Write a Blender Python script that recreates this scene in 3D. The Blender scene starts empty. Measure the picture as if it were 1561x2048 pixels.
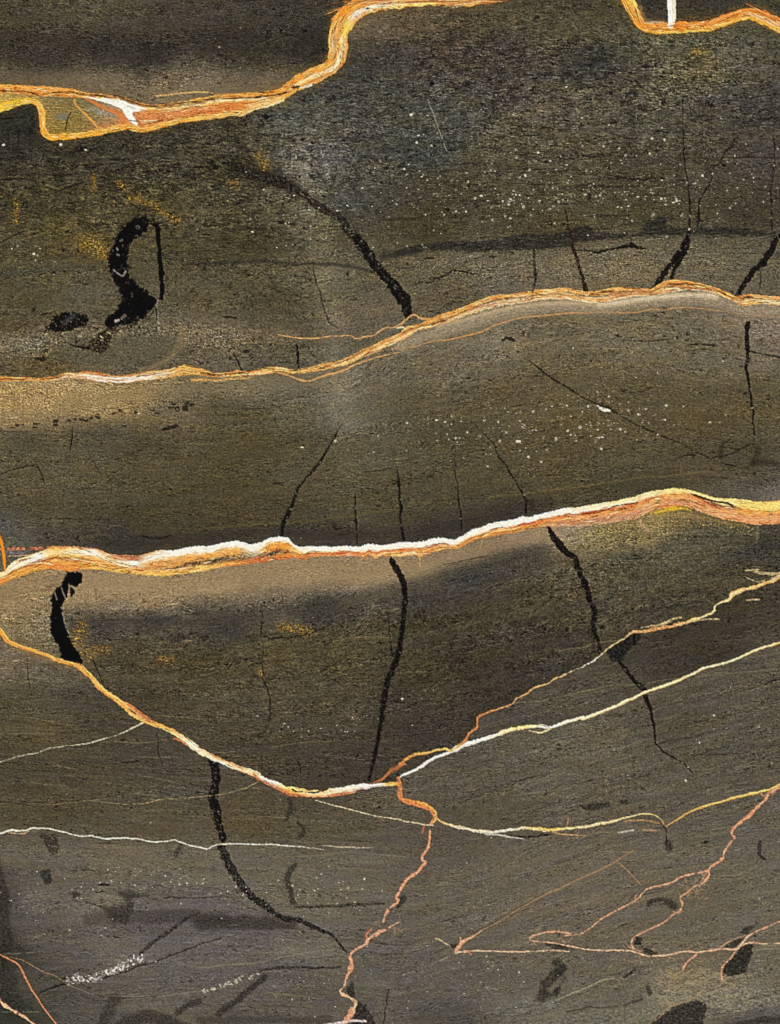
import bpy, math
import numpy as np

# ------------------------------------------------------------------ camera, sky, sun
C = bpy.context.scene
COL = C.collection
W_PX, H_PX = 1561.0, 2048.0            # one photograph pixel is one millimetre of stone
cam_d = bpy.data.cameras.new('camera')
cam = bpy.data.objects.new('camera', cam_d)
COL.objects.link(cam)
CAM_H = 3.0
cam.location = (0, 0, CAM_H)
cam_d.sensor_fit = 'VERTICAL'
cam_d.sensor_height = 36.0
cam_d.lens = 36.0 * CAM_H / (H_PX / 1000)
cam_d.clip_end = 500
C.camera = cam

SUN_EL, SUN_ROT = math.radians(58), math.radians(-40)
wd = bpy.data.worlds.new('World')
C.world = wd
wd.use_nodes = True
nt = wd.node_tree
bg = nt.nodes['Background']
sky = nt.nodes.new('ShaderNodeTexSky')
sky.sky_type = 'NISHITA'
sky.sun_disc = False
sky.sun_elevation = SUN_EL
sky.sun_rotation = SUN_ROT
nt.links.new(sky.outputs[0], bg.inputs[0])
bg.inputs[1].default_value = 0.10
sun_d = bpy.data.lights.new('sun', 'SUN')
sun_d.energy = 3.0
sun_d.angle = math.radians(0.5)
sun_d.color = (1.0, 0.95, 0.88)
sun = bpy.data.objects.new('sun', sun_d)
COL.objects.link(sun)
# sky rotation r puts the sun at azimuth r from +Y, clockwise
sdir = (math.sin(SUN_ROT) * math.cos(SUN_EL), math.cos(SUN_ROT) * math.cos(SUN_EL), math.sin(SUN_EL))
from mathutils import Vector
sun.rotation_euler = Vector(sdir).to_track_quat('Z', 'Y').to_euler()
C.view_settings.view_transform = 'Standard'
C.view_settings.look = 'None'
C.view_settings.exposure = 0.0
C.view_settings.gamma = 1.0
GAIN = np.array([1.047, 1.070, 1.147])
VEIL = np.array([.0024, .0024, .0027])       # sheen of the polished face, added to every colour       # light that reaches the eye per unit of albedo (measured on a grey card)
C.cycles.max_bounces = 4

# ------------------------------------------------------------------ grid of the stone face
STEP = 1.55
M = 42.0
xs = np.arange(-M, W_PX + M + 0.01, STEP, dtype=np.float32)
ys = np.arange(-M, H_PX + M + 0.01, STEP, dtype=np.float32)
NX, NY = len(xs), len(ys)
GX, GY = np.meshgrid(xs, ys)
rng = np.random.default_rng(7)

_perm = rng.permutation(4096).astype(np.int64)
_ang = rng.random(4096) * 2 * np.pi
_gc, _gs = np.cos(_ang).astype(np.float32), np.sin(_ang).astype(np.float32)


def pn(x, y, seed=0):
    x = np.asarray(x, np.float32); y = np.asarray(y, np.float32)
    xi = np.floor(x).astype(np.int64); yi = np.floor(y).astype(np.int64)
    fx = x - xi; fy = y - yi
    u = fx * fx * fx * (fx * (fx * 6 - 15) + 10)
    v = fy * fy * fy * (fy * (fy * 6 - 15) + 10)
    def g(i, j, dx, dy):
        h = _perm[(_perm[(xi + i + seed * 57) & 4095] + yi + j) & 4095]
        return _gc[h] * dx + _gs[h] * dy
    a = g(0, 0, fx, fy); b = g(1, 0, fx - 1, fy)
    c = g(0, 1, fx, fy - 1); d = g(1, 1, fx - 1, fy - 1)
    return ((a + u * (b - a)) * (1 - v) + (c + u * (d - c)) * v) * 1.5


def fbm(x, y, o=3, seed=0, gain=0.55):
    s = 0; a = 1.0; n = 0
    for i in range(o):
        s = s + a * pn(x * 2 ** i, y * 2 ** i, seed + i * 3)
        n += a; a *= gain
    return s / n


def sst(a, b, x):
    t = np.clip((x - a) / (b - a), 0, 1)
    return t * t * (3 - 2 * t)


def q(ox, oy, *pts, f=3.9025):
    """points measured in an enlarged tile whose corner is (ox, oy)"""
    a = np.array([p if len(p) == 3 else (p[0], p[1], 0) for p in pts], float) / f
    a[:, 0] += ox; a[:, 1] += oy
    return a


def h(ox, oy, *pts):
    return q(ox, oy, *pts, f=3.469)


def cat(*a):
    return np.concatenate(a, 0)


# ------------------------------------------------------------------ canvas: pigment (as seen), relief in mm, owner piece
COLR = np.zeros((NY, NX, 3), np.float32)
HGT = np.zeros((NY, NX), np.float32)
ZONE = np.zeros((NY, NX), np.float32)       # grain strength
OWN = np.zeros((NY - 1, NX - 1), np.int16)
OWNV = np.zeros((NY, NX), np.int16)
PIECES = []                                   # (name, label, parent index, kind)


def piece(name, label=None, parent=None, mat='stone', kind=None):
    PIECES.append(dict(name=name, label=label, parent=parent, mat=mat, kind=kind))
    return len(PIECES) - 1


def resample(P, ds, jit, seed, smooth=True, closed=False):
    P = np.asarray(P, float)
    # run on past the edge of the frame
    def ext(a, b):
        x, y = a[:2]
        if not closed and (x <= 5 or x >= W_PX - 5 or y <= 5 or y >= H_PX - 5):
            d = a[:2] - b[:2]; d /= (np.linalg.norm(d) + 1e-6)
            e = a.copy(); e[:2] += d * 75
            return e
        return None
    e0, e1 = ext(P[0], P[1]), ext(P[-1], P[-2])
    if e0 is not None: P = np.vstack([e0, P])
    if e1 is not None: P = np.vstack([P, e1])
    if smooth and len(P) > 2:
        out = [P[0]]
        for i in range(len(P) - 1):
            out.append(P[i] * .75 + P[i + 1] * .25); out.append(P[i] * .25 + P[i + 1] * .75)
        out.append(P[-1]); P = np.array(out)
    d = np.r_[0, np.cumsum(np.hypot(*(np.diff(P[:, :2], axis=0).T)))]
    n = max(3, int(d[-1] / ds) + 1)
    t = np.linspace(0, d[-1], n)
    R = np.stack([np.interp(t, d, P[:, k]) for k in range(3)], 1)
    if jit > 0:
        T = np.gradient(R[:, :2], axis=0); T /= (np.linalg.norm(T, axis=1, keepdims=True) + 1e-9)
        nrm = np.stack([-T[:, 1], T[:, 0]], 1)
        j = jit * (1.6 * fbm(t / 24, t * 0 + seed * 7.3, 4, seed, .62))
        R[:, :2] += nrm * j[:, None]
    return R, t


def field(R, t, reach):
    """signed distance to a polyline, half width and arc length there; only inside its box"""
    x0 = max(0, int((R[:, 0].min() - reach + M) / STEP)); x1 = min(NX, int((R[:, 0].max() + reach + M) / STEP) + 2)
    y0 = max(0, int((R[:, 1].min() - reach + M) / STEP)); y1 = min(NY, int((R[:, 1].max() + reach + M) / STEP) + 2)
    if x1 <= x0 + 1 or y1 <= y0 + 1:
        return None
    D = np.full((y1 - y0, x1 - x0), 1e6, np.float32); S = np.zeros_like(D); HW = np.ones_like(D); T = np.zeros_like(D)
    for i in range(len(R) - 1):
        ax, ay, aw = R[i]; bx, by, bw = R[i + 1]
        i0 = max(0, int((min(ax, bx) - reach + M) / STEP) - x0); i1 = min(x1 - x0, int((max(ax, bx) + reach + M) / STEP) + 2 - x0)
        j0 = max(0, int((min(ay, by) - reach + M) / STEP) - y0); j1 = min(y1 - y0, int((max(ay, by) + reach + M) / STEP) + 2 - y0)
        if i1 <= i0 or j1 <= j0: continue
        px = xs[None, x0 + i0:x0 + i1] - ax; py = ys[y0 + j0:y0 + j1, None] - ay
        dx, dy = bx - ax, by - ay; L2 = dx * dx + dy * dy + 1e-9
        k = np.clip((px * dx + py * dy) / L2, 0, 1)
        ex = px - k * dx; ey = py - k * dy
        dd = np.sqrt(ex * ex + ey * ey)
        m = dd < D[j0:j1, i0:i1]
        if not m.any(): continue
        D[j0:j1, i0:i1] = np.where(m, dd, D[j0:j1, i0:i1])
        S[j0:j1, i0:i1] = np.where(m, np.where(dx * py - dy * px >= 0, 1, -1), S[j0:j1, i0:i1])
        HW[j0:j1, i0:i1] = np.where(m, (aw + (bw - aw) * k) * .5, HW[j0:j1, i0:i1])
        T[j0:j1, i0:i1] = np.where(m, t[i] + (t[i + 1] - t[i]) * k, T[j0:j1, i0:i1])
    return slice(y0, y1), slice(x0, x1), D, S, HW, T


def bands_at(keys, T, s):
    """keys: [(t, [(s, rgb), ...]), ...] -> colour at (T, s)"""
    tk = np.array([k[0] for k in keys], np.float32)
    cols = []
    for _, st in keys:
        sk = np.array([a for a, _ in st]); ck = np.array([c for _, c in st], float)
        cols.append(np.stack([np.interp(s, sk, ck[:, c]) for c in range(3)], -1))
    if len(keys) == 1: return cols[0]
    out = cols[0].copy()
    for i in range(len(keys) - 1):
        w = sst(tk[i], tk[i + 1], T)[..., None]
        out = out * (1 - w) + cols[i + 1] * w if i == 0 else np.where(T[..., None] > tk[i], cols[i] * (1 - w) + cols[i + 1] * w, out)
    return out


def blend(sl, a, col, own=None, hgt=0.0, zone=None, thr=0.5):
    ys_, xs_ = sl
    a3 = a[..., None]
    COLR[ys_, xs_] = COLR[ys_, xs_] * (1 - a3) + np.asarray(col, np.float32) * a3
    if not np.isscalar(hgt) or hgt != 0:
        HGT[ys_, xs_] = HGT[ys_, xs_] * (1 - np.clip(a, 0, 1) * .8) + hgt * a
    if zone is not None:
        ZONE[ys_, xs_] = ZONE[ys_, xs_] * (1 - a) + zone * a
    if own is not None:
        OWNV[ys_, xs_] = np.where(a > thr, own, OWNV[ys_, xs_])


_sd = [0]


def stroke(P, col, w=None, soft=1.2, op=1.0, own=None, hgt=0.0, jit=1.0, wj=0.35, keys=None, broken=0.0, zone=None,
           mottle=0.0, warp=0.10, smooth=True, taper=(0, 0), ds=3.0, streak=0.10, rag=None, holes=None, lam=0, lip=0):
    _sd[0] += 1; sd = _sd[0]
    P = np.array(P, float)
    if w is not None: P[:, 2] = w
    R, t = resample(P, ds, jit, sd, smooth)
    L = t[-1]
    R[:, 2] *= 1 + wj * 1.5 * fbm(t / 14, t * 0 + sd * 3.1, 3, sd + 5)
    if taper[0]: R[:, 2] *= np.clip(t / taper[0], 0.12, 1)
    if taper[1]: R[:, 2] *= np.clip((L - t) / taper[1], 0.12, 1)
    reach = R[:, 2].max() * .5 + soft * 2 + 3
    F = field(R, t, reach)
    if F is None: return
    sy, sx, D, S, HW, T = F
    X, Y = GX[sy, sx], GY[sy, sx]
    near = D < reach
    a = np.zeros_like(D)
    hw = np.maximum(HW, .55)
    edge = D + 0.9 * pn(X / 4.5, Y / 4.5, sd) * min(1.0, soft)
    if rag: edge = edge + rag * fbm(X / 5, Y / 5, 4, sd + 6, .7) * np.minimum(1.6, hw / 3)
    a = (1 - sst(hw - soft, hw + soft, edge)) * np.minimum(1, HW / .8) * near
    if broken: a = a * sst(-.25, .15, fbm(T / 16, T * 0 + sd, 2, sd) + .35 - broken)
    if holes: a = a * sst(-.02, .22, fbm(X / holes, Y / (holes * .8), 3, sd + 9, .75) + .02)
    a = a * op
    if lip:
        HGT[sy, sx] -= (lip * (1 - sst(hw - 1.5, hw + 3.2, D + .8 * pn(X / 5, Y / 5, sd + 3))) * near).astype(np.float32)
    if keys is not None:
        s = np.clip(S * D / hw + warp * 2 * fbm(T / 22, S * D / 9 + sd, 3, sd), -1, 1)
        c = bands_at([(k[0] * L, k[1]) for k in keys], T, s)
    else:
        c = np.broadcast_to(np.asarray(col, float), D.shape + (3,)).copy()
    if streak:
        c = c * (1 + streak * 2 * fbm(T / 12, S * D / 2.6, 3, sd + 2))[..., None]
    if mottle: c = c * (1 + mottle * 2.2 * fbm(X / 5, Y / 4, 3, sd) * np.clip(1.35 - c.mean(-1) / 255, .3, 1))[..., None]
    if lam: c = laminate(c, T, S * D, sd, lam)
    blend((sy, sx), a, np.clip(c, 0, 258), None, hgt, zone)
    if own is not None:
        OWNV[sy, sx] = np.where((a > .35) | (D < 1.25), own, OWNV[sy, sx])


def poly(P, col, soft=1.5, op=1.0, own=None, hgt=0.0, warp=2.0, mottle=0.25, holes=0.0, hole_size=4, smooth=True, zone=None):
    """a patch with a ragged outline"""
    _sd[0] += 1; sd = _sd[0]
    P = np.asarray(P, float)[:, :3]
    R = np.vstack([P, P[:1]])
    R2, t = resample(R + np.array([0, 0, 0.0]), 4, 0, sd, smooth=smooth, closed=True)
    F = field(R2, t, max(soft * 2.5, 6) + warp * 2)
    if F is None: return
    sy, sx, D, S, HW, T = F
    X, Y = GX[sy, sx], GY[sy, sx]
    ins = np.zeros(D.shape, bool)
    for i in range(len(R2) - 1):
        ax, ay = R2[i, :2]; bx, by = R2[i + 1, :2]
        if ay == by: continue
        c = ((ay > Y) != (by > Y)) & (X < (bx - ax) * (Y - ay) / (by - ay) + ax)
        ins ^= c
    sdist = np.where(ins, D, -D) + warp * 1.6 * fbm(X / 9, Y / 8, 5, sd, .68)
    a = sst(-soft, soft, sdist) * op
    if holes:
        a = a * (1 - sst(.30 - holes, .42 - holes, fbm(X / hole_size, Y / (hole_size * .8), 3, sd + 4)))
    c = np.asarray(col, float) * (1 + mottle * 2 * fbm(X / 6, Y / 5, 3, sd + 1))[..., None]
    blend((sy, sx), a, np.clip(c, 0, 255), own, hgt, zone)


def laminate(c, T, d, sd, k):
    """thin rust coloured growth lines along a vein"""
    n1 = fbm(T / 55 + 3, d / 3.4 + 1.5 * fbm(T / 18, d * 0 + sd, 2, sd + 21), 2, sd + 22)
    n2 = fbm(T / 26, d / 2.2, 2, sd + 24)
    ln = (1 - sst(.02, .11, np.abs(n1))) * .9 + (1 - sst(.0, .10, np.abs(n2))) * .5
    ln = np.clip(ln, 0, 1) * sst(-.15, .2, fbm(T / 30, d / 8, 2, sd + 26))
    white = np.clip((c[..., 2] - 120) / 110, 0, 1) * .85
    ln = (ln * (1 - white) * k)[..., None]
    hi = ((sst(.12, .30, n2) * .55 + sst(.08, .2, fbm(T / 40 + 9, d / 1.9, 2, sd + 28)) * .4) * k * (1 - white))[..., None]
    c = c * (1 - hi) + np.array([255, 222, 150.]) * hi
    return c * (1 - ln) + c * np.array([.62, .46, .34]) * ln


def band(top, bot, keys, own=None, hgt=0.4, jit=1.2, warp=.08, soft=1.3, mottle=.08, zone=0.15, fine=1.0, sub=None, lam=.6):
    """a vein given by its upper and lower edge as functions of x; sub: [(s0, s1, piece)]"""
    _sd[0] += 1; sd = _sd[0]
    tx = np.interp(xs, top[:, 0], top[:, 1]) + jit * 1.5 * fbm(xs / 20, xs * 0 + sd, 4, sd, .6)
    bx = np.interp(xs, bot[:, 0], bot[:, 1]) + jit * 1.5 * fbm(xs / 20, xs * 0 + sd + 9, 4, sd + 1, .6)
    x0, x1 = (0 if top[0, 0] < 8 else int((top[0, 0] + M) / STEP)), (NX if top[-1, 0] > W_PX - 8 else int((top[-1, 0] + M) / STEP))
    y0 = max(0, int((tx[x0:x1].min() - 8 + M) / STEP)); y1 = min(NY, int((bx[x0:x1].max() + 8 + M) / STEP) + 1)
    sy, sx = slice(y0, y1), slice(x0, x1)
    X, Y = GX[sy, sx], GY[sy, sx]
    e = 1.3 * pn(X / 4, Y / 4, sd) + 1.0 * pn(X / 2.2, Y / 2.2, sd + 1)
    t_, b_ = tx[None, sx], bx[None, sx]
    a = sst(-soft, soft, Y - t_ + e) * sst(-soft, soft, b_ - Y + e)
    s = (Y - t_) / np.maximum(b_ - t_, 2)
    s = np.clip(s + warp * 2 * fbm(X / 24, Y / 10, 3, sd + 3) + warp * .8 * fbm(X / 7, Y / 3, 2, sd + 4), 0, 1)
    c = bands_at(keys, X, s)
    c = c * (1 + fine * .32 * fbm(X / 11, (Y - t_) / 2.4, 3, sd + 6) * np.clip(1.3 - c[..., 2] / 255, .2, 1))[..., None]
    if mottle: c = c * (1 + mottle * 2.2 * fbm(X / 5, Y / 3.5, 3, sd + 8) * np.clip(1.35 - c.mean(-1) / 255, .25, 1))[..., None]
    if lam: c = laminate(c, X, Y - t_, sd, lam)
    blend((sy, sx), a, np.clip(c, 0, 260), own, hgt, zone)
    if sub:
        for s0, s1, pc in sub:
            OWNV[sy, sx] = np.where((a > .5) & (s >= s0) & (s < s1), pc, OWNV[sy, sx])


# ------------------------------------------------------------------ traced curves (photograph pixels)
A_up = cat(q(0, 0, (0, 692, 68), (130, 695, 65), (300, 710, 75), (450, 718, 72), (560, 725, 65), (640, 740, 50), (720, 755, 45),
             (860, 760, 50), (960, 785, 45), (1060, 815, 40), (1160, 840, 40), (1250, 842, 45), (1400, 825, 55), (1561, 805, 60)),
           q(400, 0, (150, 770, 65), (300, 765, 65), (450, 755, 64), (560, 745, 74)))
A_s = q(400, 0, (560, 752, 80), (650, 735, 96), (735, 665, 108), (860, 602, 118), (960, 560, 120), (1040, 510, 120), (1080, 440, 136), (1080, 350, 142),
        (1074, 290, 135), (1100, 200, 160), (1160, 120, 165), (1240, 55, 155), (1350, 20, 130), (1480, 8, 125), (1561, 5, 120), (1760, -4, 100),
        (1900, -8, 92), (2080, 2, 95), (2200, -2, 72), (2290, -22, 50))
A_low = cat(q(0, 0, (0, 845, 70), (130, 805, 50), (220, 787, 40), (290, 795, 45), (325, 860, 50), (335, 940, 45), (335, 1010, 50), (370, 1065, 50),
              (450, 1075, 48), (600, 1062, 45), (780, 1030, 50), (900, 1003, 45), (1000, 990, 40), (1060, 1005, 45), (1110, 1020, 34), (1180, 1003, 38),
              (1300, 970, 42), (1420, 940, 38), (1561, 920, 40)),
            q(400, 0, (150, 902, 40), (260, 885, 40), (325, 890, 50), (390, 855, 45), (440, 835, 30), (540, 815, 44), (640, 775, 40)))
A_T = cat(q(0, 0, (0, 665), (130, 668), (280, 680), (560, 700), (660, 725), (860, 745), (960, 768), (1060, 800), (1160, 830), (1250, 828), (1400, 806)),
          q(400, 0, (0, 762), (300, 742), (450, 730), (600, 705)))
A_B = cat(q(0, 0, (0, 870), (130, 822), (220, 800), (290, 812), (305, 900), (315, 1000), (345, 1060), (400, 1085), (520, 1090), (780, 1045), (1000, 1000),
            (1060, 1018), (1110, 1025), (1180, 1008), (1300, 978), (1420, 948), (1561, 928)),
          q(400, 0, (150, 908), (260, 893), (350, 900), (440, 845), (540, 830), (600, 800)))
A2 = q(1161, 0, (360, -20, 110), (400, 60, 100), (440, 140, 85), (485, 205, 62), (530, 222, 75), (620, 222, 85), (700, 222, 85), (780, 212, 92), (900, 215, 80),
       (1000, 203, 85), (1120, 165, 90), (1240, 120, 85), (1320, 105, 90), (1400, 125, 110), (1480, 165, 115), (1561, 205, 110), (1700, 270, 110))

B_T = cat(q(0, 400, (0, 1378), (160, 1385), (330, 1392), (440, 1375), (520, 1342), (620, 1345), (680, 1335), (780, 1345), (900, 1370), (1000, 1365), (1100, 1345),
            (1200, 1335), (1320, 1320), (1400, 1300), (1450, 1285)),
          q(400, 400, (0, 1310), (60, 1335), (120, 1350), (200, 1350), (300, 1332), (380, 1340), (450, 1322), (540, 1305), (650, 1302), (720, 1325), (760, 1330),
            (880, 1300), (960, 1275), (1060, 1265), (1120, 1240), (1200, 1205), (1280, 1165), (1360, 1130), (1440, 1090)),
          q(800, 400, (0, 1040), (60, 985), (150, 970), (240, 925), (330, 890), (440, 855), (560, 810), (660, 765), (760, 740), (880, 735), (960, 720), (1020, 712),
            (1035, 725), (1060, 700), (1140, 695), (1180, 695), (1240, 685), (1340, 690)),
          q(1161, 400, (0, 705), (40, 720), (120, 710), (200, 700), (260, 680), (360, 680), (460, 690), (550, 695), (600, 670), (650, 635), (720, 620), (820, 628),
            (940, 650), (1060, 685), (1160, 725), (1215, 755), (1250, 745), (1330, 735), (1430, 745), (1561, 755)))
B_B = cat(q(0, 400, (0, 1415), (160, 1412), (330, 1412), (440, 1410), (540, 1385), (640, 1398), (760, 1420), (900, 1430), (1000, 1432), (1120, 1410), (1250, 1395),
            (1400, 1375), (1450, 1365)),
          q(400, 400, (0, 1365), (120, 1385), (240, 1378), (380, 1372), (500, 1360), (620, 1345), (720, 1355), (800, 1350), (920, 1335), (1050, 1310), (1150, 1290),
            (1250, 1240), (1400, 1180)),
          q(800, 400, (0, 1100), (80, 1060), (140, 1020), (240, 1000), (310, 970), (420, 940), (540, 895), (660, 860), (800, 825), (920, 805), (1050, 790), (1180, 775),
            (1300, 775)),
          q(1161, 400, (0, 790), (100, 805), (200, 800), (320, 770), (440, 750), (560, 745), (700, 720), (850, 700), (960, 710), (1060, 730), (1160, 775), (1260, 825),
            (1300, 822), (1400, 810), (1561, 820)))
C_T = cat(q(0, 800, (0, 1345), (40, 1330), (90, 1275), (160, 1235), (260, 1205), (370, 1160), (400, 1140), (520, 1140), (640, 1148), (760, 1160), (830, 1190),
            (900, 1205), (960, 1210), (1040, 1212), (1100, 1210), (1160, 1195), (1260, 1170), (1360, 1175), (1460, 1150)),
          q(400, 800, (0, 1140), (100, 1138), (160, 1118), (280, 1098), (340, 1110), (400, 1130), (480, 1110), (540, 1078), (620, 1065), (690, 1075), (730, 1120),
            (780, 1150), (880, 1140), (1000, 1145), (1150, 1140), (1250, 1145), (1310, 1122), (1400, 1135), (1480, 1125)),
          q(800, 800, (0, 1110), (120, 1110), (200, 1100), (260, 1078), (340, 1075), (420, 1092), (500, 1055), (560, 1012), (620, 1000), (700, 965), (800, 945),
            (900, 930), (960, 905), (1010, 915), (1080, 895), (1180, 870), (1280, 845), (1370, 838)),
          q(1161, 800, (0, 835), (120, 810), (260, 790), (400, 760), (540, 715), (640, 700), (740, 685), (850, 700), (960, 735), (1060, 765), (1200, 770), (1330, 785),
            (1430, 795), (1561, 785)))
C_B = cat(q(0, 800, (0, 1445), (60, 1415), (180, 1370), (300, 1330), (400, 1315), (450, 1330), (560, 1335), (680, 1318), (800, 1325), (940, 1350), (1100, 1365),
            (1260, 1378), (1400, 1360)),
          q(400, 800, (0, 1340), (120, 1315), (300, 1290), (480, 1268), (620, 1245), (740, 1232), (800, 1245), (830, 1250), (860, 1222), (960, 1218), (1100, 1220),
            (1240, 1220), (1290, 1245), (1320, 1210), (1375, 1240), (1420, 1215)),
          q(800, 800, (0, 1225), (60, 1215), (130, 1210), (160, 1225), (240, 1195), (340, 1165), (460, 1160), (540, 1115), (620, 1085), (760, 1055), (900, 1035),
            (1020, 1005), (1140, 985), (1240, 990), (1340, 985)),
          q(1161, 800, (0, 985), (130, 975), (280, 955), (430, 930), (520, 885), (640, 850), (800, 825), (900, 860), (1000, 895), (1120, 930), (1250, 955), (1380, 975),
            (1561, 965)))
D_main = cat(q(0, 1200, (0, 240, 40), (50, 310, 40), (110, 355, 36), (220, 380, 30), (340, 425, 32), (440, 465, 34), (530, 495, 30), (620, 515, 45), (660, 560, 45),
               (700, 590, 32), (740, 630, 38), (780, 690, 42), (850, 735, 40), (930, 790, 42), (1000, 840, 62), (1040, 880, 70), (1120, 930, 50), (1180, 960, 40),
               (1280, 990, 42), (1360, 1030, 40), (1440, 1080, 48), (1500, 1130, 50), (1561, 1180, 46)),
             q(400, 1200, (80, 1215, 48), (160, 1255, 44), (230, 1280, 44), (300, 1310, 40), (380, 1340, 46), (440, 1360, 56), (480, 1395, 44), (560, 1430, 48),
               (640, 1465, 52), (720, 1490, 58), (800, 1508, 60), (880, 1510, 62), (960, 1512, 52), (1040, 1495, 62), (1130, 1490, 66), (1220, 1465, 58), (1300, 1450, 40),
               (1400, 1445, 34), (1480, 1435, 34), (1561, 1432, 34)))
D_white = cat(q(800, 1200, (-10, 1400, 10), (10, 1370, 22), (80, 1345, 24), (160, 1305, 26), (240, 1250, 28), (320, 1215, 24), (400, 1185, 26), (440, 1160, 42), (520, 1125, 36),
                (620, 1100, 34), (720, 1065, 34), (830, 1022, 34), (900, 1005, 34), (1000, 988, 32), (1070, 985, 24), (1170, 1000, 20), (1240, 975, 28),
                (1340, 940, 30), (1450, 915, 28)),
              q(1161, 1200, (0, 935, 30), (120, 890, 28), (240, 845, 28), (350, 795, 28), (440, 755, 24), (520, 715, 24), (620, 680, 26), (720, 650, 26), (830, 600, 26),
                (900, 570, 22), (980, 525, 24), (1080, 505, 20), (1180, 475, 24), (1280, 435, 20), (1380, 385, 24), (1460, 365, 22), (1561, 330, 22)))
D_orange = cat(q(800, 1200, (0, 1280, 34), (60, 1230, 28), (130, 1200, 32), (240, 1190, 26), (300, 1170, 26), (360, 1155, 26), (395, 1182, 26), (440, 1150, 30), (500, 1118, 28),
                 (530, 1060, 28), (560, 1025, 26), (600, 1000, 28), (610, 920, 24), (650, 885, 22), (740, 860, 22), (830, 830, 22), (890, 810, 18), (900, 780, 18),
                 (960, 745, 18), (1040, 695, 18), (1110, 665, 16), (1170, 645, 14), (1210, 610, 16), (1280, 592, 24), (1350, 550, 10), (1450, 520, 11)),
               q(1161, 1200, (0, 530, 11), (80, 490, 14), (150, 440, 14), (200, 400, 16), (240, 360, 18), (290, 330, 18), (360, 290, 20), (400, 250, 24), (450, 250, 28),
                 (530, 240, 32), (620, 220, 30), (720, 203, 32), (820, 180, 32), (900, 150, 34), (960, 128, 36), (1048, 92, 22), (1050, 40, 18), (1100, 18, 24), (1170, -6, 28)),
               q(1161, 800, (1180, 1515, 40), (1270, 1478, 44), (1400, 1450, 40), (1480, 1420, 36), (1530, 1390, 40), (1561, 1370, 36)))

fx_ = lambda P: (np.sort(P[:, 0]), P[np.argsort(P[:, 0]), 1])
yB = (np.interp(xs, *fx_(B_T)) + np.interp(xs, *fx_(B_B))) / 2
yC = (np.interp(xs, *fx_(C_T)) + np.interp(xs, *fx_(C_B))) / 2
yDw = np.interp(xs, *fx_(cat(D_main, D_white)))
yDo = np.interp(xs, *fx_(cat(D_main, D_orange[9:])))
REG = np.full((NY, NX), 1, np.int8)
yA = np.interp(xs, *fx_(A_up))
inL0 = (GY < yA[None]) & (GX < 545)
Rs, ts = resample(A_s, 6, 0, 1)
sx_ = np.interp(ys, Rs[::-1, 1], Rs[::-1, 0])
inL0 |= (GX < sx_[:, None]) & (GX >= 545) & (GY < 195)
inL0 |= (GY < np.interp(xs, *fx_(A_s))[None]) & (GX > 690) & (GX < 980)
REG[inL0] = 0
ya2 = np.interp(xs, *fx_(A2))
REG[(GY < ya2[None]) & (GX > A2[0, 0] - 10)] = 6
REG[GY > yB[None]] = 2
REG[GY > yC[None]] = 3
REG[GY > yDo[None]] = 4
REG[GY > yDw[None]] = 5
REG[(GY > yDw[None]) & (GX < 800)] = 5

# bedding coordinate: how far down the pile of beds a point lies
guides = [[(-60, -60), (1620, -60)], [(0, 330), (500, 320), (900, 290), (1561, 300)], [(0, 550), (400, 530), (800, 515), (1050, 480), (1561, 470)],
          [(0, 760), (400, 745), (650, 735), (850, 640), (1050, 590), (1350, 565), (1561, 610)],
          [(0, 930), (500, 940), (900, 880), (1200, 830), (1561, 850)],
          [(0, 1130), (400, 1110), (800, 1090), (1100, 1040), (1350, 990), (1561, 1010)],
          [(0, 1290), (300, 1290), (600, 1250), (900, 1190), (1200, 1120), (1561, 1090)],
          [(0, 1420), (400, 1440), (800, 1420), (1200, 1340), (1561, 1260)],
          [(0, 1560), (500, 1590), (900, 1590), (1200, 1520), (1561, 1430)],
          [(0, 1700), (500, 1720), (900, 1740), (1200, 1660), (1561, 1580)],
          [(0, 1890), (500, 1870), (800, 1900), (1200, 1780), (1561, 1720)],
          [(0, 2060), (400, 2050), (800, 2060), (1200, 1980), (1561, 1900)], [(0, 2250), (800, 2250), (1200, 2200), (1561, 2120)]]
gy = []
for g in guides:
    g = np.array(g, float)
    y = np.interp(xs, g[:, 0], g[:, 1])
    k = np.ones(81) / 81
    gy.append(np.convolve(np.pad(y, 40, 'edge'), k, 'valid'))
gy = np.array(gy)
lev = np.array([-60, 310, 510, 660, 890, 1070, 1200, 1370, 1550, 1690, 1850, 2030, 2220], np.float32)
V = np.empty((NY, NX), np.float32)
for i in range(NX):
    V[:, i] = np.interp(ys, gy[:, i], lev)
V += 5 * fbm(GX / 120, GY / 90, 3, 40)
U = GX + 6 * fbm(GX / 80, GY / 80, 2, 44)

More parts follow.
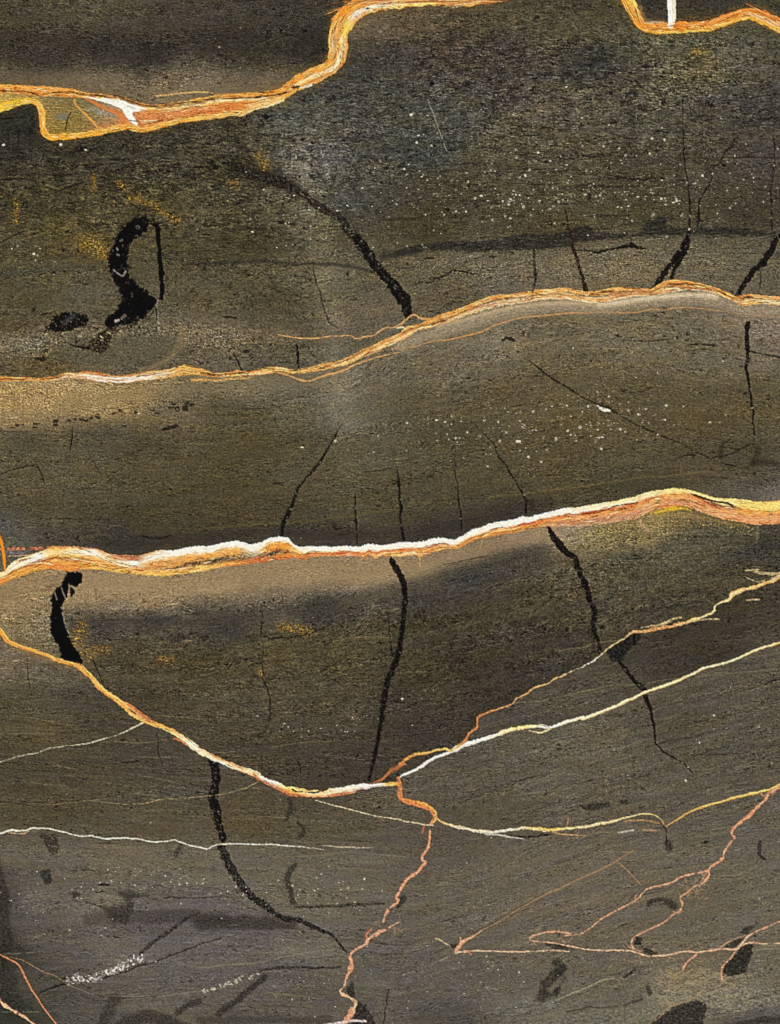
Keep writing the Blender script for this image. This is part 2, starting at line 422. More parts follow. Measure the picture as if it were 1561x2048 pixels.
# ------------------------------------------------------------------ bed colours: samples over the face
PTS = {0: '0,20,76,68,50 200,20,84,76,58 400,20,70,64,52 600,20,62,58,48 0,90,58,53,42 200,100,54,50,42 450,90,54,50,42 620,100,50,46,38 100,128,56,51,44 0,152,84,74,56 '
          '200,158,108,95,74 400,158,112,99,78 540,150,100,88,66 350,180,124,108,82 150,166,100,88,68 300,110,52,48,42 520,110,56,52,42 700,10,60,55,45',
       6: '1300,10,62,58,48 1320,35,70,62,48 1450,10,62,58,48 1540,5,74,70,50 1400,35,74,62,44',
       1: '30,260,48,46,38 200,320,54,50,38 350,330,56,52,40 100,400,64,57,38 300,390,68,60,38 430,260,58,53,40 480,340,60,55,38 150,480,84,73,44 400,470,76,68,46 60,600,88,78,50 '
          '170,600,96,86,66 400,600,92,82,58 550,600,86,76,52 500,470,66,58,38 600,240,72,70,58 700,250,70,67,57 620,330,76,72,64 720,400,70,68,58 600,450,84,76,56 700,560,100,92,70 '
          '620,560,98,88,64 760,620,108,94,72 700,640,102,92,72 730,45,104,88,66 820,40,92,78,54 900,100,66,56,46 1000,30,84,74,52 1000,100,64,57,48 1100,60,74,68,50 1180,60,76,70,50 '
          '1180,120,52,50,44 1000,170,64,59,50 900,230,70,68,57 1100,230,82,73,58 1000,300,80,73,55 860,300,64,64,56 900,380,70,64,46 1050,400,78,70,50 1150,300,82,72,53 1300,250,74,70,56 '
          '1400,130,90,81,57 1350,90,82,79,60 1500,100,80,76,60 1500,200,66,62,54 1250,330,72,65,49 1400,330,74,68,52 1530,330,74,68,58 1300,430,76,68,46 1500,420,70,63,47 850,460,72,63,42 '
          '1100,460,80,69,45 850,540,104,92,66 950,530,112,100,76 1050,530,110,99,76 1150,540,120,107,79 1260,530,122,107,76 1400,530,112,100,75 1500,540,104,94,73 900,600,98,85,60 '
          '1000,570,108,98,80 1320,500,104,94,74 30,640,92,80,54 60,690,112,100,76 200,710,102,91,67 330,690,98,88,66 380,660,112,99,74 100,735,96,81,48 450,690,114,100,74 560,680,98,86,62 '
          '500,725,98,88,68 650,720,98,92,74 640,660,90,79,58 800,660,110,100,78 780,120,60,56,50 760,180,66,64,55',
       2: '0,800,160,130,82 100,790,160,131,84 200,800,150,124,80 300,780,146,120,76 50,832,148,122,80 350,800,108,96,70 480,770,120,108,80 600,770,104,94,74 700,765,108,98,78 450,820,84,74,50 '
          '60,880,80,72,52 200,880,82,74,56 300,900,80,70,48 100,960,90,79,54 300,960,84,74,50 500,900,80,70,43 450,960,80,70,44 600,950,86,76,54 700,830,100,92,74 650,900,84,76,54 '
          '750,920,88,80,58 700,1000,80,72,50 100,1020,82,72,48 300,1040,72,64,43 450,1030,78,67,42 250,1085,58,54,46 450,1070,64,57,46 650,1070,64,58,48 900,1060,60,54,44 850,980,82,72,50 '
          '1000,950,84,74,50 900,870,84,74,50 850,800,90,80,56 1000,800,92,80,53 1100,760,97,84,57 900,740,110,98,76 1000,690,118,106,82 1150,720,100,88,62 1150,850,92,78,48 1100,950,88,76,50 '
          '1200,1000,74,66,46 1250,900,88,78,54 1300,800,90,78,51 1400,700,104,94,70 1250,690,116,104,76 1400,850,88,75,48 1500,800,92,80,53 1500,700,110,98,78 1540,660,128,112,92 '
          '1480,920,76,68,50 1400,930,86,74,52 1500,980,84,76,62 1550,1000,116,104,90 1300,970,72,64,46 0,1060,80,78,72 30,1085,98,90,70 100,1075,72,66,56 1050,1020,62,56,44',
       3: '60,1180,164,136,90 200,1180,160,134,94 400,1165,168,142,100 300,1165,174,146,102 320,1195,150,128,94 600,1135,162,138,102 750,1130,152,130,100 900,1105,142,124,100 1050,1065,152,134,106 30,1225,150,126,84 80,1260,118,105,82 '
          '60,1290,110,97,66 250,1205,124,108,84 400,1215,88,79,64 200,1250,72,66,56 300,1240,68,64,55 550,1190,118,104,82 450,1260,66,62,54 700,1170,124,108,84 650,1220,61,57,50 850,1195,66,62,56 '
          '950,1155,64,60,54 1050,1120,70,64,54 250,1310,78,68,47 400,1320,76,66,43 550,1300,83,72,46 700,1300,80,70,46 300,1400,76,66,48 500,1400,84,74,56 650,1420,82,72,54 550,1480,78,68,52 '
          '700,1520,70,62,50 850,1250,70,62,43 950,1220,68,62,46 850,1350,68,60,43 950,1320,60,54,41 1000,1400,62,55,44 850,1450,68,60,50 1100,1300,66,58,46 1050,1200,74,66,47 1150,1130,94,83,58 '
          '1200,1078,140,122,76 1300,1064,142,120,72 1250,1120,82,76,58 1350,1095,84,78,60 1450,1080,84,78,61 1530,1100,64,60,50 1300,1160,78,71,52 1450,1160,74,68,50 1250,1200,80,71,54 '
          '1350,1200,72,65,50 1100,1350,64,58,48 1150,1066,156,136,106',
       4: '1400,1300,62,56,44 1500,1230,66,59,46 1450,1260,60,54,42 1250,1380,82,74,60 1350,1330,64,58,48 1200,1400,84,76,62 1530,1280,78,71,57 1000,1440,80,73,62 900,1500,84,77,64',
       5: '0,1330,110,98,76 60,1340,96,84,64 130,1360,84,76,60 50,1400,76,70,50 150,1400,68,64,52 100,1460,83,72,48 200,1450,70,63,48 50,1540,74,65,48 200,1540,76,66,50 300,1520,72,64,52 '
          '350,1580,76,70,56 100,1620,78,68,47 300,1640,84,74,54 500,1640,84,72,49 650,1650,82,74,56 600,1600,80,70,54 100,1700,94,86,70 250,1720,98,88,70 400,1720,96,88,72 550,1720,94,86,70 '
          '700,1730,92,84,70 60,1800,96,90,78 200,1820,99,91,79 8,1800,60,54,47 20,1900,52,50,42 100,1880,86,80,70 320,1850,84,78,76 420,1830,91,84,80 250,1900,92,86,76 400,1900,93,87,82 '
          '100,1980,70,66,56 20,2020,50,51,43 250,1980,86,80,70 400,1960,88,82,76 300,2020,92,86,72 200,2030,76,72,65 500,1950,86,80,74 480,2020,84,78,67 620,1900,96,92,78 620,1980,84,78,67 '
          '480,1860,86,80,78 600,1800,97,89,72 760,1900,86,80,70 750,2000,86,80,69 900,1550,86,78,64 1000,1500,88,80,66 1100,1450,94,86,70 1200,1500,95,86,69 1350,1450,80,72,57 1500,1400,84,76,62 '
          '1450,1500,84,78,63 1100,1570,92,84,68 1300,1580,88,80,65 1000,1620,84,76,59 900,1700,84,76,64 1050,1720,94,85,70 950,1780,92,84,69 1100,1800,98,88,72 1200,1720,98,88,72 '
          '1300,1700,96,88,72 1450,1650,90,84,70 1530,1700,92,86,72 1400,1800,92,84,67 1500,1830,96,88,72 900,1880,92,84,71 850,1950,88,80,72 1000,1960,88,82,70 1100,1920,94,85,69 '
          '1250,1930,92,84,70 1200,2000,92,88,73 1050,2010,97,93,78 900,2030,74,70,62 1350,1950,104,93,71 1450,1990,106,96,75 1540,1950,98,90,74 1500,2030,84,80,74 1350,2000,110,102,81'}
cx, cy = xs[::6], ys[::6]
CXg, CYg = np.meshgrid(cx, cy)


def upsample(a):
    ix = np.clip((np.arange(NX)) / 6, 0, len(cx) - 1.001); iy = np.clip(np.arange(NY) / 6, 0, len(cy) - 1.001)
    x0 = ix.astype(int); y0 = iy.astype(int); fx = (ix - x0)[None, :, None]; fy = (iy - y0)[:, None, None]
    r = a[y0] * (1 - fy) + a[y0 + 1] * fy
    return r[:, x0] * (1 - fx) + r[:, x0 + 1] * fx


for r, txt in PTS.items():
    num = np.zeros(CXg.shape + (3,)); den = np.zeros(CXg.shape)
    for s in txt.split():
        x, y, a, b, c = map(float, s.split(','))
        d2 = ((CXg - x) * .62) ** 2 + ((CYg - y) * 1.25) ** 2
        w = 1 / (d2 + 22 ** 2) ** 1.7
        num += w[..., None] * np.array([a, b, c]); den += w
    full = upsample(num / den[..., None]).astype(np.float32) * np.array({2: (1.06, 1.06, 1.06), 5: (1.11, 1.10, 1.09), 4: (1.06, 1.05, 1.03)}.get(r, (1.0, 1.0, 1.0)), np.float32)
    m = REG == r
    COLR[m] = full[m]

# pieces: one layer of stone per bed
LAY = {0: piece('stone_layer', 'dark brown layer in the top left corner above the orange vein'),
       1: piece('stone_layer', 'mottled grey layer with white flecks between the two upper veins'),
       2: piece('stone_layer', 'olive brown layer between the middle orange vein and the white topped vein'),
       3: piece('stone_layer', 'layer with a tan upper margin below the white topped vein'),
       4: piece('stone_layer', 'narrow dark wedge between two thin pale veins on the right'),
       5: piece('stone_layer', 'greyish bottom layer crossed by thin pink veins'),
       6: piece('stone_layer', 'dark pocket above the orange vein in the top right corner')}
for r, p in LAY.items():
    OWNV[REG == r] = p

# ---- texture of the beds
ZONE[:] = .55
lum = np.ones((NY, NX), np.float32)
st1 = fbm(U / 60, V / 6.5, 4, 50)            # long streaks along the bedding
st2 = fbm(U / 17, V / 3.6, 3, 60)            # short dashes
iso = fbm(GX / 5.0, GY / 4.6, 3, 70, .7)     # fine grain
big = fbm(U / 150, V / 45, 3, 80)            # broad clouds
mid = fbm(GX / 26, GY / 18, 3, 90)


def bump2(x, y, rx, ry):
    return np.exp(-(((GX - x) / rx) ** 2 + ((GY - y) / ry) ** 2))


# where the stone is coarse and streaked with black
rough = np.clip(1.0 * bump2(200, 340, 330, 110) + .85 * bump2(480, 290, 130, 90) + .9 * bump2(1000, 130, 330, 110) + .8 * bump2(1400, 170, 260, 130)
                + .5 * bump2(900, 260, 250, 120) + .35 * bump2(1250, 330, 350, 120) + .5 * bump2(640, 330, 160, 140) + .45 * bump2(1350, 1150, 260, 90)
                + .35 * bump2(500, 1330, 450, 120) + .3 * bump2(1000, 1280, 260, 120) + .4 * bump2(300, 450, 330, 80), 0, 1.1) * (REG != 0) * (REG != 6) + .25 * (REG == 0)
wv = 9 * fbm(GX / 34, GY / 22, 3, 47)           # the fibres wander a little
f1 = fbm(U / 30, (V + wv) / 4.6, 3, 61)
f2 = fbm(U / 13, (V + .7 * wv) / 2.9, 3, 66)
line1 = (1 - sst(.0, .085, np.abs(f1))) * sst(-.05, .25, fbm(U / 45, V / 14, 2, 63))
line2 = (1 - sst(.0, .10, np.abs(f2))) * sst(-.05, .25, fbm(U / 28, V / 11, 2, 68))
lum *= 1 + (.10 + .20 * rough) * 1.5 * f2 + .08 * 1.5 * f1 + .09 * st1 + (.36 + .16 * rough) * iso + .08 * big + (.12 + .30 * rough) * mid
lowbeds = ((REG == 4) | (REG == 5)) * .9 + (REG == 3) * .55 + (REG == 2) * .35 + .25
st3 = fbm(U / 170, (V + .5 * wv) / 8.5, 4, 56, .62)
lum *= 1 + lowbeds * (.15 * st3 + .05 * sst(.12, .4, st3) - .05 * sst(.1, .35, -fbm(U / 110, (V + wv) / 6, 3, 58)))
clump = sst(.02, .40, fbm(GX / 46 + 3, (V + 2 * wv) / 20, 3, 75)) * rough
lum *= 1 + .16 * rough
lum *= 1 - .34 * clump * np.clip(.6 + 1.6 * fbm(U / 9, (V + wv) / 3.4, 3, 78), 0, 1.4)
pit = sst(.30, .52, fbm(GX / 4.2, GY / 3.4, 2, 77, .6) + .22 * fbm(GX / 40, GY / 25, 2, 79))
lum *= 1 - pit * (.26 + .2 * rough)
lum *= 1 + .20 * np.exp(-((GX - 610 - .115 * np.clip(GY - 200, 0, 900)) / (34 + 40 * sst(520, 260, GY))) ** 2) * sst(150, 330, GY) * sst(1085, 800, GY) + .07 * ((GY > 1690) & (REG == 5))  # upright sheen left of centre painted into the stone colour; bottom bed paler
vary = .5 + 1.3 * sst(-.25, .3, fbm(U / 210, V / 26, 3, 83))          # some layers are coarser than others
lum *= 1 - line1 * (.17 + .36 * rough) * vary - line2 * (.12 + .30 * rough) * vary
lum *= 1 + (.10 * f1 + .16 * f2) * (vary - .6)
lum *= 1 - .30 * vary * sst(.16, .34, fbm(U / 15, (V + wv) / 2.6, 3, 87) + .12 * mid)
lum *= 1 + rough * .30 * np.clip(fbm(U / 16, (V + wv) / 5, 3, 72), 0, 1) * 2
dash = sst(.24, .44, fbm(U / 22, (V + wv) / 4.6, 3, 110) + .10 * mid - .16 + .16 * rough)
lum *= 1 - dash * (.14 + .46 * rough)
calm = np.where(REG == 5, .60 + .25 * sst(1720, 1560, GY), np.where(REG == 4, .75, np.where(REG == 2, .9, 1.0)))    # the lower beds are finer grained
lum = 1 + (lum - 1) * calm
ZONE *= calm * np.clip(.45 + .62 * vary, .4, 1.5)
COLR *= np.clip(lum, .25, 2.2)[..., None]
# faint colour drift: olive, umber and blue grey
ol = fbm(U / 90, V / 22, 4, 120)[..., None]
bl = fbm(GX / 60, GY / 42, 4, 130)[..., None]
COLR *= 1 + ol * np.array([.05, .02, -.13]) + bl * np.array([-.03, .01, .03])
# yellow ochre dust in the upper left beds
oc = np.clip(bump2(150, 400, 260, 110) + .8 * bump2(470, 320, 130, 70) + .5 * bump2(120, 720, 180, 30) + .6 * bump2(1400, 130, 160, 60)
             + .5 * bump2(80, 1450, 170, 80) + .35 * bump2(350, 1310, 230, 60), 0, 1) * sst(.08, .45, fbm(GX / 22, GY / 11, 4, 140))
COLR += (oc * 20)[..., None] * np.array([1.0, .78, .10])
bg_ = np.clip(bump2(330, 340, 120, 50) + .6 * bump2(680, 260, 130, 90) + .6 * bump2(250, 1230, 200, 40), 0, 1) * sst(0, .4, fbm(GX / 18, GY / 7, 3, 150))
COLR += (bg_ * 9)[..., None] * np.array([.55, .75, 1.1])
gl = COLR.mean(-1, keepdims=True)
COLR = gl + (COLR - gl) * np.where((REG == 4) | (REG == 5), .84, np.where(REG == 0, .95, .87))[..., None].astype(np.float32)
# granular tan speckle (short crystals) in pale margins
tan = np.clip(bump2(150, 790, 260, 45) + bump2(60, 690, 130, 26) + .8 * bump2(280, 670, 190, 24) + .9 * bump2(440, 680, 120, 28) + .8 * bump2(80, 1260, 70, 50)
              + .7 * bump2(1250, 530, 320, 45) + .5 * bump2(930, 535, 120, 40) + .8 * bump2(1300, 1062, 130, 26) + .6 * bump2(1400, 1970, 150, 60)
              + .35 * bump2(100, 960, 180, 80), 0, 1)
sp = fbm(GX / 4.4, GY / 3.0, 3, 160, .85)
COLR *= np.clip(1 + tan * ((.8 + .4 * (GX < 480)) * sp + .3 * st2), .4, 2.2)[..., None]
HGT += .10 * iso + .10 * st2 - .35 * dash * rough + .05 * st1

# ------------------------------------------------------------------ soft stains and margins in the beds
def soft(P, col, w, op, s=None, **k):
    stroke(P, col, w=w, soft=s or w * .5, op=op, jit=k.pop('jit', 3), wj=k.pop('wj', .25), ds=10, streak=.12, **k)

pt = lambda *p: np.array([(a, b, 0) for a, b in p], float)
# pale margin below vein B, right
mB = cat(q(800, 400, (0, 1135), (140, 1075), (310, 1025), (540, 970), (800, 885), (1050, 845), (1300, 825)), q(1161, 400, (0, 842), (200, 835), (440, 800), (700, 775), (900, 770), (1100, 790),
         (1260, 850), (1561, 865)))
stroke(mB, (156, 138, 112), w=24, soft=10, op=.85, jit=2, wj=.35, ds=6, zone=.45, streak=.12, mottle=.16)
stroke(cat(q(1161, 400, (150, 818), (320, 800), (440, 776), (700, 748), (900, 735), (1060, 752))), (226, 206, 168), w=10, soft=6, op=.85, jit=1, ds=6)
stroke(q(800, 400, (300, 985), (540, 920), (800, 850), (1050, 812), (1300, 800), (1561, 815)), (204, 178, 136), w=8, soft=6, op=.75, jit=1, ds=6)
soft(cat(q(0, 800, (480, 30), (800, -10), (1200, -80)), q(400, 400, (-200, 1490), (200, 1440), (700, 1420), (1100, 1370))), (126, 112, 84), 26, .5)
soft(np.array([(x, np.interp(x, A_up[:, 0], A_up[:, 1]) - 22, 0) for x in range(-20, 560, 40)]), (128, 110, 84), 40, .45)
soft(np.array([(x, np.interp(x, C_B[:, 0], C_B[:, 1]) + 30, 0) for x in range(150, 900, 50)]), (172, 145, 105), 56, .58)
soft(np.array([(x, np.interp(x, C_B[:, 0], C_B[:, 1]) + 22, 0) for x in range(880, 1160, 50)]), (156, 134, 104), 40, .35)
soft(np.array([(x, np.interp(x, B_B[:, 0], B_B[:, 1]) + 34, 0) for x in range(-20, 330, 50)]), (172, 138, 84), 52, .35)
soft(np.array([(20, 1190, 0), (50, 1230, 0), (60, 1270, 0)], float), (150, 124, 84), 60, .3)
# ochre stain creeping out of the orange veins
for P_, o_ in ((A_up, .35), (A_low, .35), (A_s, .5), (A2, .55)):
    P_ = np.array(P_, float); P_[:, 2] = P_[:, 2] + 16
    stroke(P_, (142, 104, 44), soft=8, op=o_, jit=4, ds=8, holes=5)
# the lens of olive stone and its pale rim above vein B
soft(q(0, 400, (0, 1120), (200, 1090), (420, 1040), (700, 1000), (1000, 1010), (1300, 1030), (1480, 1040), (1561, 1060)), (140, 123, 92), 26, .62, holes=7)
soft(q(0, 400, (1420, 1010), (1420, 1110), (1340, 1220), (1220, 1300), (1100, 1330)), (138, 118, 82), 14, .6)
soft(q(400, 400, (0, 1010), (200, 1025), (450, 1050), (700, 1070)), (144, 124, 90), 28, .62, holes=8)
poly(q(0, 400, (500, 1110), (620, 1060), (1000, 1060), (1380, 1040), (1400, 1110), (1330, 1200), (1200, 1270), (900, 1300), (600, 1290), (380, 1240), (420, 1180)), (92, 85, 66), soft=7, op=.5, mottle=.25, warp=6)
# tan margin under vein C, dusky line below it
mC = cat(q(0, 800, (0, 1500), (300, 1420), (700, 1410), (1100, 1440), (1561, 1410)), q(400, 800, (300, 1360), (700, 1310), (1200, 1290), (1561, 1290)),
         q(800, 800, (200, 1250), (500, 1190), (900, 1090), (1150, 1030)))
soft(mC, (146, 122, 88), 38, .55)
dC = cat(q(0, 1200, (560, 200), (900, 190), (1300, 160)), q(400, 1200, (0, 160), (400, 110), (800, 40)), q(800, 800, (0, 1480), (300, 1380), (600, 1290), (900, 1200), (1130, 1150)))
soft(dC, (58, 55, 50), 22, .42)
soft(q(400, 800, (500, 1450), (800, 1420), (1050, 1380), (1300, 1390), (1480, 1350)), (158, 134, 96), 4, .4, s=2.5)
# dusky foot of the beds above vein C
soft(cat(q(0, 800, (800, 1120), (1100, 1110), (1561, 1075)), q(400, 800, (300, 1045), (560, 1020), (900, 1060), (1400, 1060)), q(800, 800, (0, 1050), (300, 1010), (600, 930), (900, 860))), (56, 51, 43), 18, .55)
soft(q(400, 800, (0, 1010), (300, 985), (640, 960), (1000, 930), (1300, 890), (1561, 850)), (104, 90, 48), 4, .5, s=2.5)
soft(cat(q(800, 800, (700, 760), (1100, 715), (1450, 670)), q(1161, 800, (200, 650), (450, 605), (700, 590), (1000, 560))), (120, 103, 60), 3.5, .5, s=2.2)
# dark blue-grey band across bed 1
bandP = cat(q(800, 400, (-20, 415), (0, 380), (180, 350), (350, 320), (500, 325), (660, 320), (800, 300), (900, 270), (1100, 265), (1300, 250), (1400, 200), (1500, 195), (1510, 250)),
            q(1161, 400, (240, 262), (480, 265), (500, 180), (600, 132), (730, 142), (650, 180), (720, 215), (850, 220), (1150, 210), (1300, 228), (1650, 268), (1650, 292), (1300, 280), (1000, 275),
              (850, 275), (500, 280), (200, 312), (0, 318)), q(800, 400, (1300, 372), (900, 392), (700, 404), (450, 402), (200, 398), (0, 430)))
PB = piece('dark_band', 'blackish grey band lying along the middle of the mottled grey layer', mat='stone')
poly(bandP, (46, 43, 38), soft=3, op=.86, own=PB, hgt=-.15, warp=5, mottle=.12, zone=.7)
mb = np.where(OWNV == PB, 1 + .5 * f2 + .5 * f1 - .2 * line2 + .4 * iso, 1)
COLR *= mb[..., None]
stroke(cat(q(0, 400, (0, 590), (150, 562), (300, 555), (500, 530), (700, 515), (840, 500))), (70, 68, 60), w=9, soft=5, op=.55, mottle=.4)
stroke(q(400, 400, (-120, 500), (0, 495), (200, 490), (380, 480), (560, 482), (720, 505), (870, 495), (1100, 505), (1330, 550)), (50, 47, 42), w=6, soft=3, op=.7, mottle=.4)
stroke(q(400, 400, (1430, 440), (1561, 420), (1700, 400)), (48, 45, 40), w=12, soft=5, op=.8)
soft(q(400, 0, (260, 1300), (420, 1350), (560, 1370), (680, 1430), (760, 1500)), (34, 30, 24), 24, .55)
# dark smudges in the bottom bed
for P, w, op in ((h(0, 1600, (0, 560), (40, 700), (30, 850), (60, 1000), (0, 1150)), 22, .5), (h(0, 1600, (0, 1150), (60, 1250), (40, 1350), (100, 1450)), 40, .45),
                 (h(0, 1600, (620, 830), (900, 820), (1250, 800), (1561, 830)), 26, .3), (h(400, 1600, (0, 860), (200, 850), (420, 860), (640, 850)), 26, .45),
                 (h(0, 1600, (1230, 1470), (1300, 1430), (1380, 1395)), 12, .5), (h(400, 1600, (450, 1230), (330, 1330), (220, 1420), (130, 1480)), 13, .55),
                 (h(400, 1600, (660, 460), (600, 520), (630, 600), (645, 710)), 11, .55), (h(0, 1600, (720, 1554), (760, 1450), (800, 1380)), 26, .4),
                 (h(0, 1600, (880, 1554), (980, 1500), (1100, 1510), (1200, 1554)), 26, .5), (h(400, 1600, (0, 1530), (500, 1520), (900, 1520)), 14, .3),
                 (h(400, 1600, (620, 0), (640, 60), (600, 130)), 9, .5), (h(400, 1600, (680, 160), (740, 200), (700, 260)), 7, .5),
                 (h(1111, 1600, (1420, 290), (1410, 370), (1450, 410)), 7, .6), (h(1111, 1600, (780, 300), (790, 330)), 14, .6), (h(1111, 1600, (0, 1130), (60, 1150), (20, 1200)), 16, .5),
                 (h(1111, 1600, (640, 1300), (660, 1340)), 9, .5), (h(1111, 1600, (480, 1230), (520, 1200), (550, 1170)), 6, .6), (h(800, 1600, (1150, 1240), (1080, 1330)), 6, .3),
                 (h(1111, 1600, (650, 720), (700, 700), (760, 690), (820, 740)), 13, .55), (h(0, 1600, (1225, 380), (1250, 320)), 10, .45),
                 (h(1111, 1600, (1380, 1540), (1470, 1520), (1561, 1530)), 16, .5), (h(400, 1600, (1310, 1320), (1290, 1450), (1270, 1550)), 4, .5)):
    soft(P, (46, 42, 37), w, min(.85, op * 1.3), s=w * .22, rag=3.0, mottle=.5)
# paler sheets in the bottom right
soft(h(1111, 1600, (0, 1480), (250, 1430), (450, 1440), (700, 1410)), (112, 108, 90), 22, .35)
soft(h(1111, 1600, (0, 640), (160, 560), (420, 430), (560, 340)), (118, 104, 82), 5, .5, s=3)
soft(h(1111, 1600, (0, 440), (200, 380), (380, 300)), (72, 64, 52), 5, .4, s=3)
soft(h(800, 1600, (900, 1520), (1100, 1480), (1300, 1450), (1561, 1420)), (116, 112, 92), 7, .4, s=5)
soft(h(1111, 1600, (80, 1470), (200, 1440), (400, 1445), (600, 1380)), (46, 43, 36), 4, .7, s=2)
soft(h(1111, 1600, (1230, 1420), (1330, 1390), (1440, 1355), (1561, 1330)), (44, 40, 34), 4.5, .8, s=2)
# ochre clusters
for P, w in ((q(0, 400, (1010, -10), (1060, 0)), 10), (q(0, 400, (1100, 5), (1180, 35), (1250, 65), (1300, 110), (1400, 150)), 8), (q(0, 400, (650, 330), (760, 370), (850, 430)), 22),
             (q(0, 0, (740, 1370), (730, 1480)), 6), (q(0, 0, (930, 1430), (960, 1450)), 8), (q(400, 0, (470, 1210), (510, 1300)), 12), (q(400, 0, (250, 1430), (290, 1450)), 8),
             (q(0, 1200, (640, 200), (600, 330)), 16), (q(0, 1200, (640, 410), (720, 400), (830, 385)), 9), (q(0, 1200, (690, 460), (740, 440)), 8), (q(0, 1200, (1260, 460), (1310, 450), (1350, 470)), 8),
             (q(400, 1200, (640, 215), (730, 210), (840, 240)), 11), (q(400, 1200, (470, 560), (480, 590)), 6), (q(0, 400, (130, 0), (130, 170)), 7), (h(1111, 1600, (790, 1190), (830, 1240)), 6),
             (q(1161, 0, (900, 400), (980, 400)), 10)):
    stroke(P, (176, 128, 44), w=w * 1.3, soft=w * .8 + 3, op=.85, holes=4.5, mottle=.5, jit=4, ds=4, streak=.3)

poly(h(1111, 1600, (1180, 1330), (1300, 1290), (1500, 1320), (1600, 1310), (1600, 1420), (1400, 1440), (1260, 1500), (1060, 1420), (1000, 1380), (1080, 1330)), (126, 120, 104), soft=6, op=.55, warp=8, mottle=.5, holes=.10, hole_size=9)
poly(h(1111, 1600, (0, 1490), (260, 1450), (520, 1410), (740, 1390), (780, 1430), (640, 1530), (500, 1600), (0, 1600)), (112, 108, 92), soft=6, op=.5, warp=6, mottle=.35)
for P, w in ((h(1111, 1600, (1020, 1300), (1200, 1310), (1400, 1300), (1561, 1305)), 5), (h(1111, 1600, (760, 1400), (900, 1360), (1020, 1310)), 6), (h(1111, 1600, (1180, 1380), (1400, 1370), (1561, 1390)), 4), (h(800, 1600, (500, 880), (640, 830), (760, 760)), 6),
             (h(800, 1600, (380, 900), (480, 850), (620, 800)), 5), (h(800, 1600, (700, 1020), (860, 990), (980, 975)), 6), (h(1111, 1600, (400, 1100), (560, 1130), (700, 1120)), 7), (h(1111, 1600, (930, 640), (1000, 620), (1040, 590)), 7),
             (h(1111, 1600, (640, 1180), (760, 1190), (900, 1150)), 6), (h(1111, 1600, (560, 1090), (580, 1120)), 9)):
    stroke(P, (150, 136, 112), w=w, soft=4, op=.5, holes=6, jit=3, mottle=.4, wj=.6)
# scribbled tan crystals, lower right
for k in range(120):
    x, y = 1111 + (720 + rng.random() * 640) / 3.469, 1600 + (1190 + rng.random() * 250) / 3.469
    a = rng.random() * 6.28; n = 4
    P = [(x + 7 * i * math.cos(a + i * .9 * rng.standard_normal()), y - 3.4 * i * math.sin(a + i) * .8, 0) for i in range(n)]
    stroke(P, (158, 142, 110), w=1.4 + rng.random() * 1.3, soft=1, op=.35 + .35 * rng.random(), ds=2.5, jit=1.6)

# ------------------------------------------------------------------ black grains and short dashes along the bedding
for k in range(620):
    z = rng.random()
    if z < .26: x, y = rng.normal(220, 170), rng.normal(340, 65)
    elif z < .42: x, y = rng.normal(1050, 230), rng.normal(130, 60)
    elif z < .56: x, y = rng.normal(1400, 120), rng.normal(200, 80)
    elif z < .66: x, y = rng.normal(250, 170), rng.normal(480, 60)
    elif z < .72: x, y = rng.normal(1150, 240), rng.normal(690, 30)
    else: x, y = rng.random() * W_PX, rng.random() * H_PX
    i, j = int((x + M) / STEP), int((y + M) / STEP)
    if not (3 < i < NX - 12 and 3 < j < NY - 3): continue
    sl = np.interp(V[j, i], V[:, min(i + 8, NX - 1)], ys) - y
    L = rng.gamma(2.2, 4.2); L = min(L, 34)
    c = 22 + 22 * rng.random()
    if rng.random() < .35: L *= .35
    stroke([(x - L / 2, y - sl * L / 28, 0), (x, y + rng.normal(0, .8), 0), (x + L / 2, y + sl * L / 28, 0)], (c, c * .93, c * .82), w=1.5 + rng.random() * 2.2 + (1.2 if L < 5 else 0), soft=1.1,
           op=.45 + .4 * rng.random(), ds=3, jit=.9, taper=(L * .4, L * .4), hgt=-.3, wj=.9, rag=1.4)
# long wavy dark partings along the bedding
for k in range(150):
    if k < 85: x, y = rng.normal(1050, 330), rng.normal(360, 75)
    elif k < 110: x, y = rng.normal(300, 220), rng.normal(430, 70)
    else: x, y = rng.random() * W_PX, 800 + rng.random() * 1100
    L = 30 + rng.gamma(2, 28); n_ = 7
    i, j = int(np.clip((x + M) / STEP, 0, NX - 1)), int(np.clip((y + M) / STEP, 0, NY - 1))
    if REG[j, i] in (0, 6): continue
    X_ = x + np.linspace(-L / 2, L / 2, n_); Y_ = np.empty(n_)
    for m_ in range(n_):
        ii = int(np.clip((X_[m_] + M) / STEP, 0, NX - 1)); Y_[m_] = np.interp(V[j, i], V[:, ii], ys)
    stroke(np.stack([X_, Y_ + rng.normal(0, .8, n_), X_ * 0], 1), (30, 26, 22), w=1.4 + 1.5 * rng.random(), soft=1.3, op=.28 + .42 * rng.random(), jit=1.5, wj=.9, taper=(L * .3, L * .4), broken=.12, rag=1.0, ds=4)
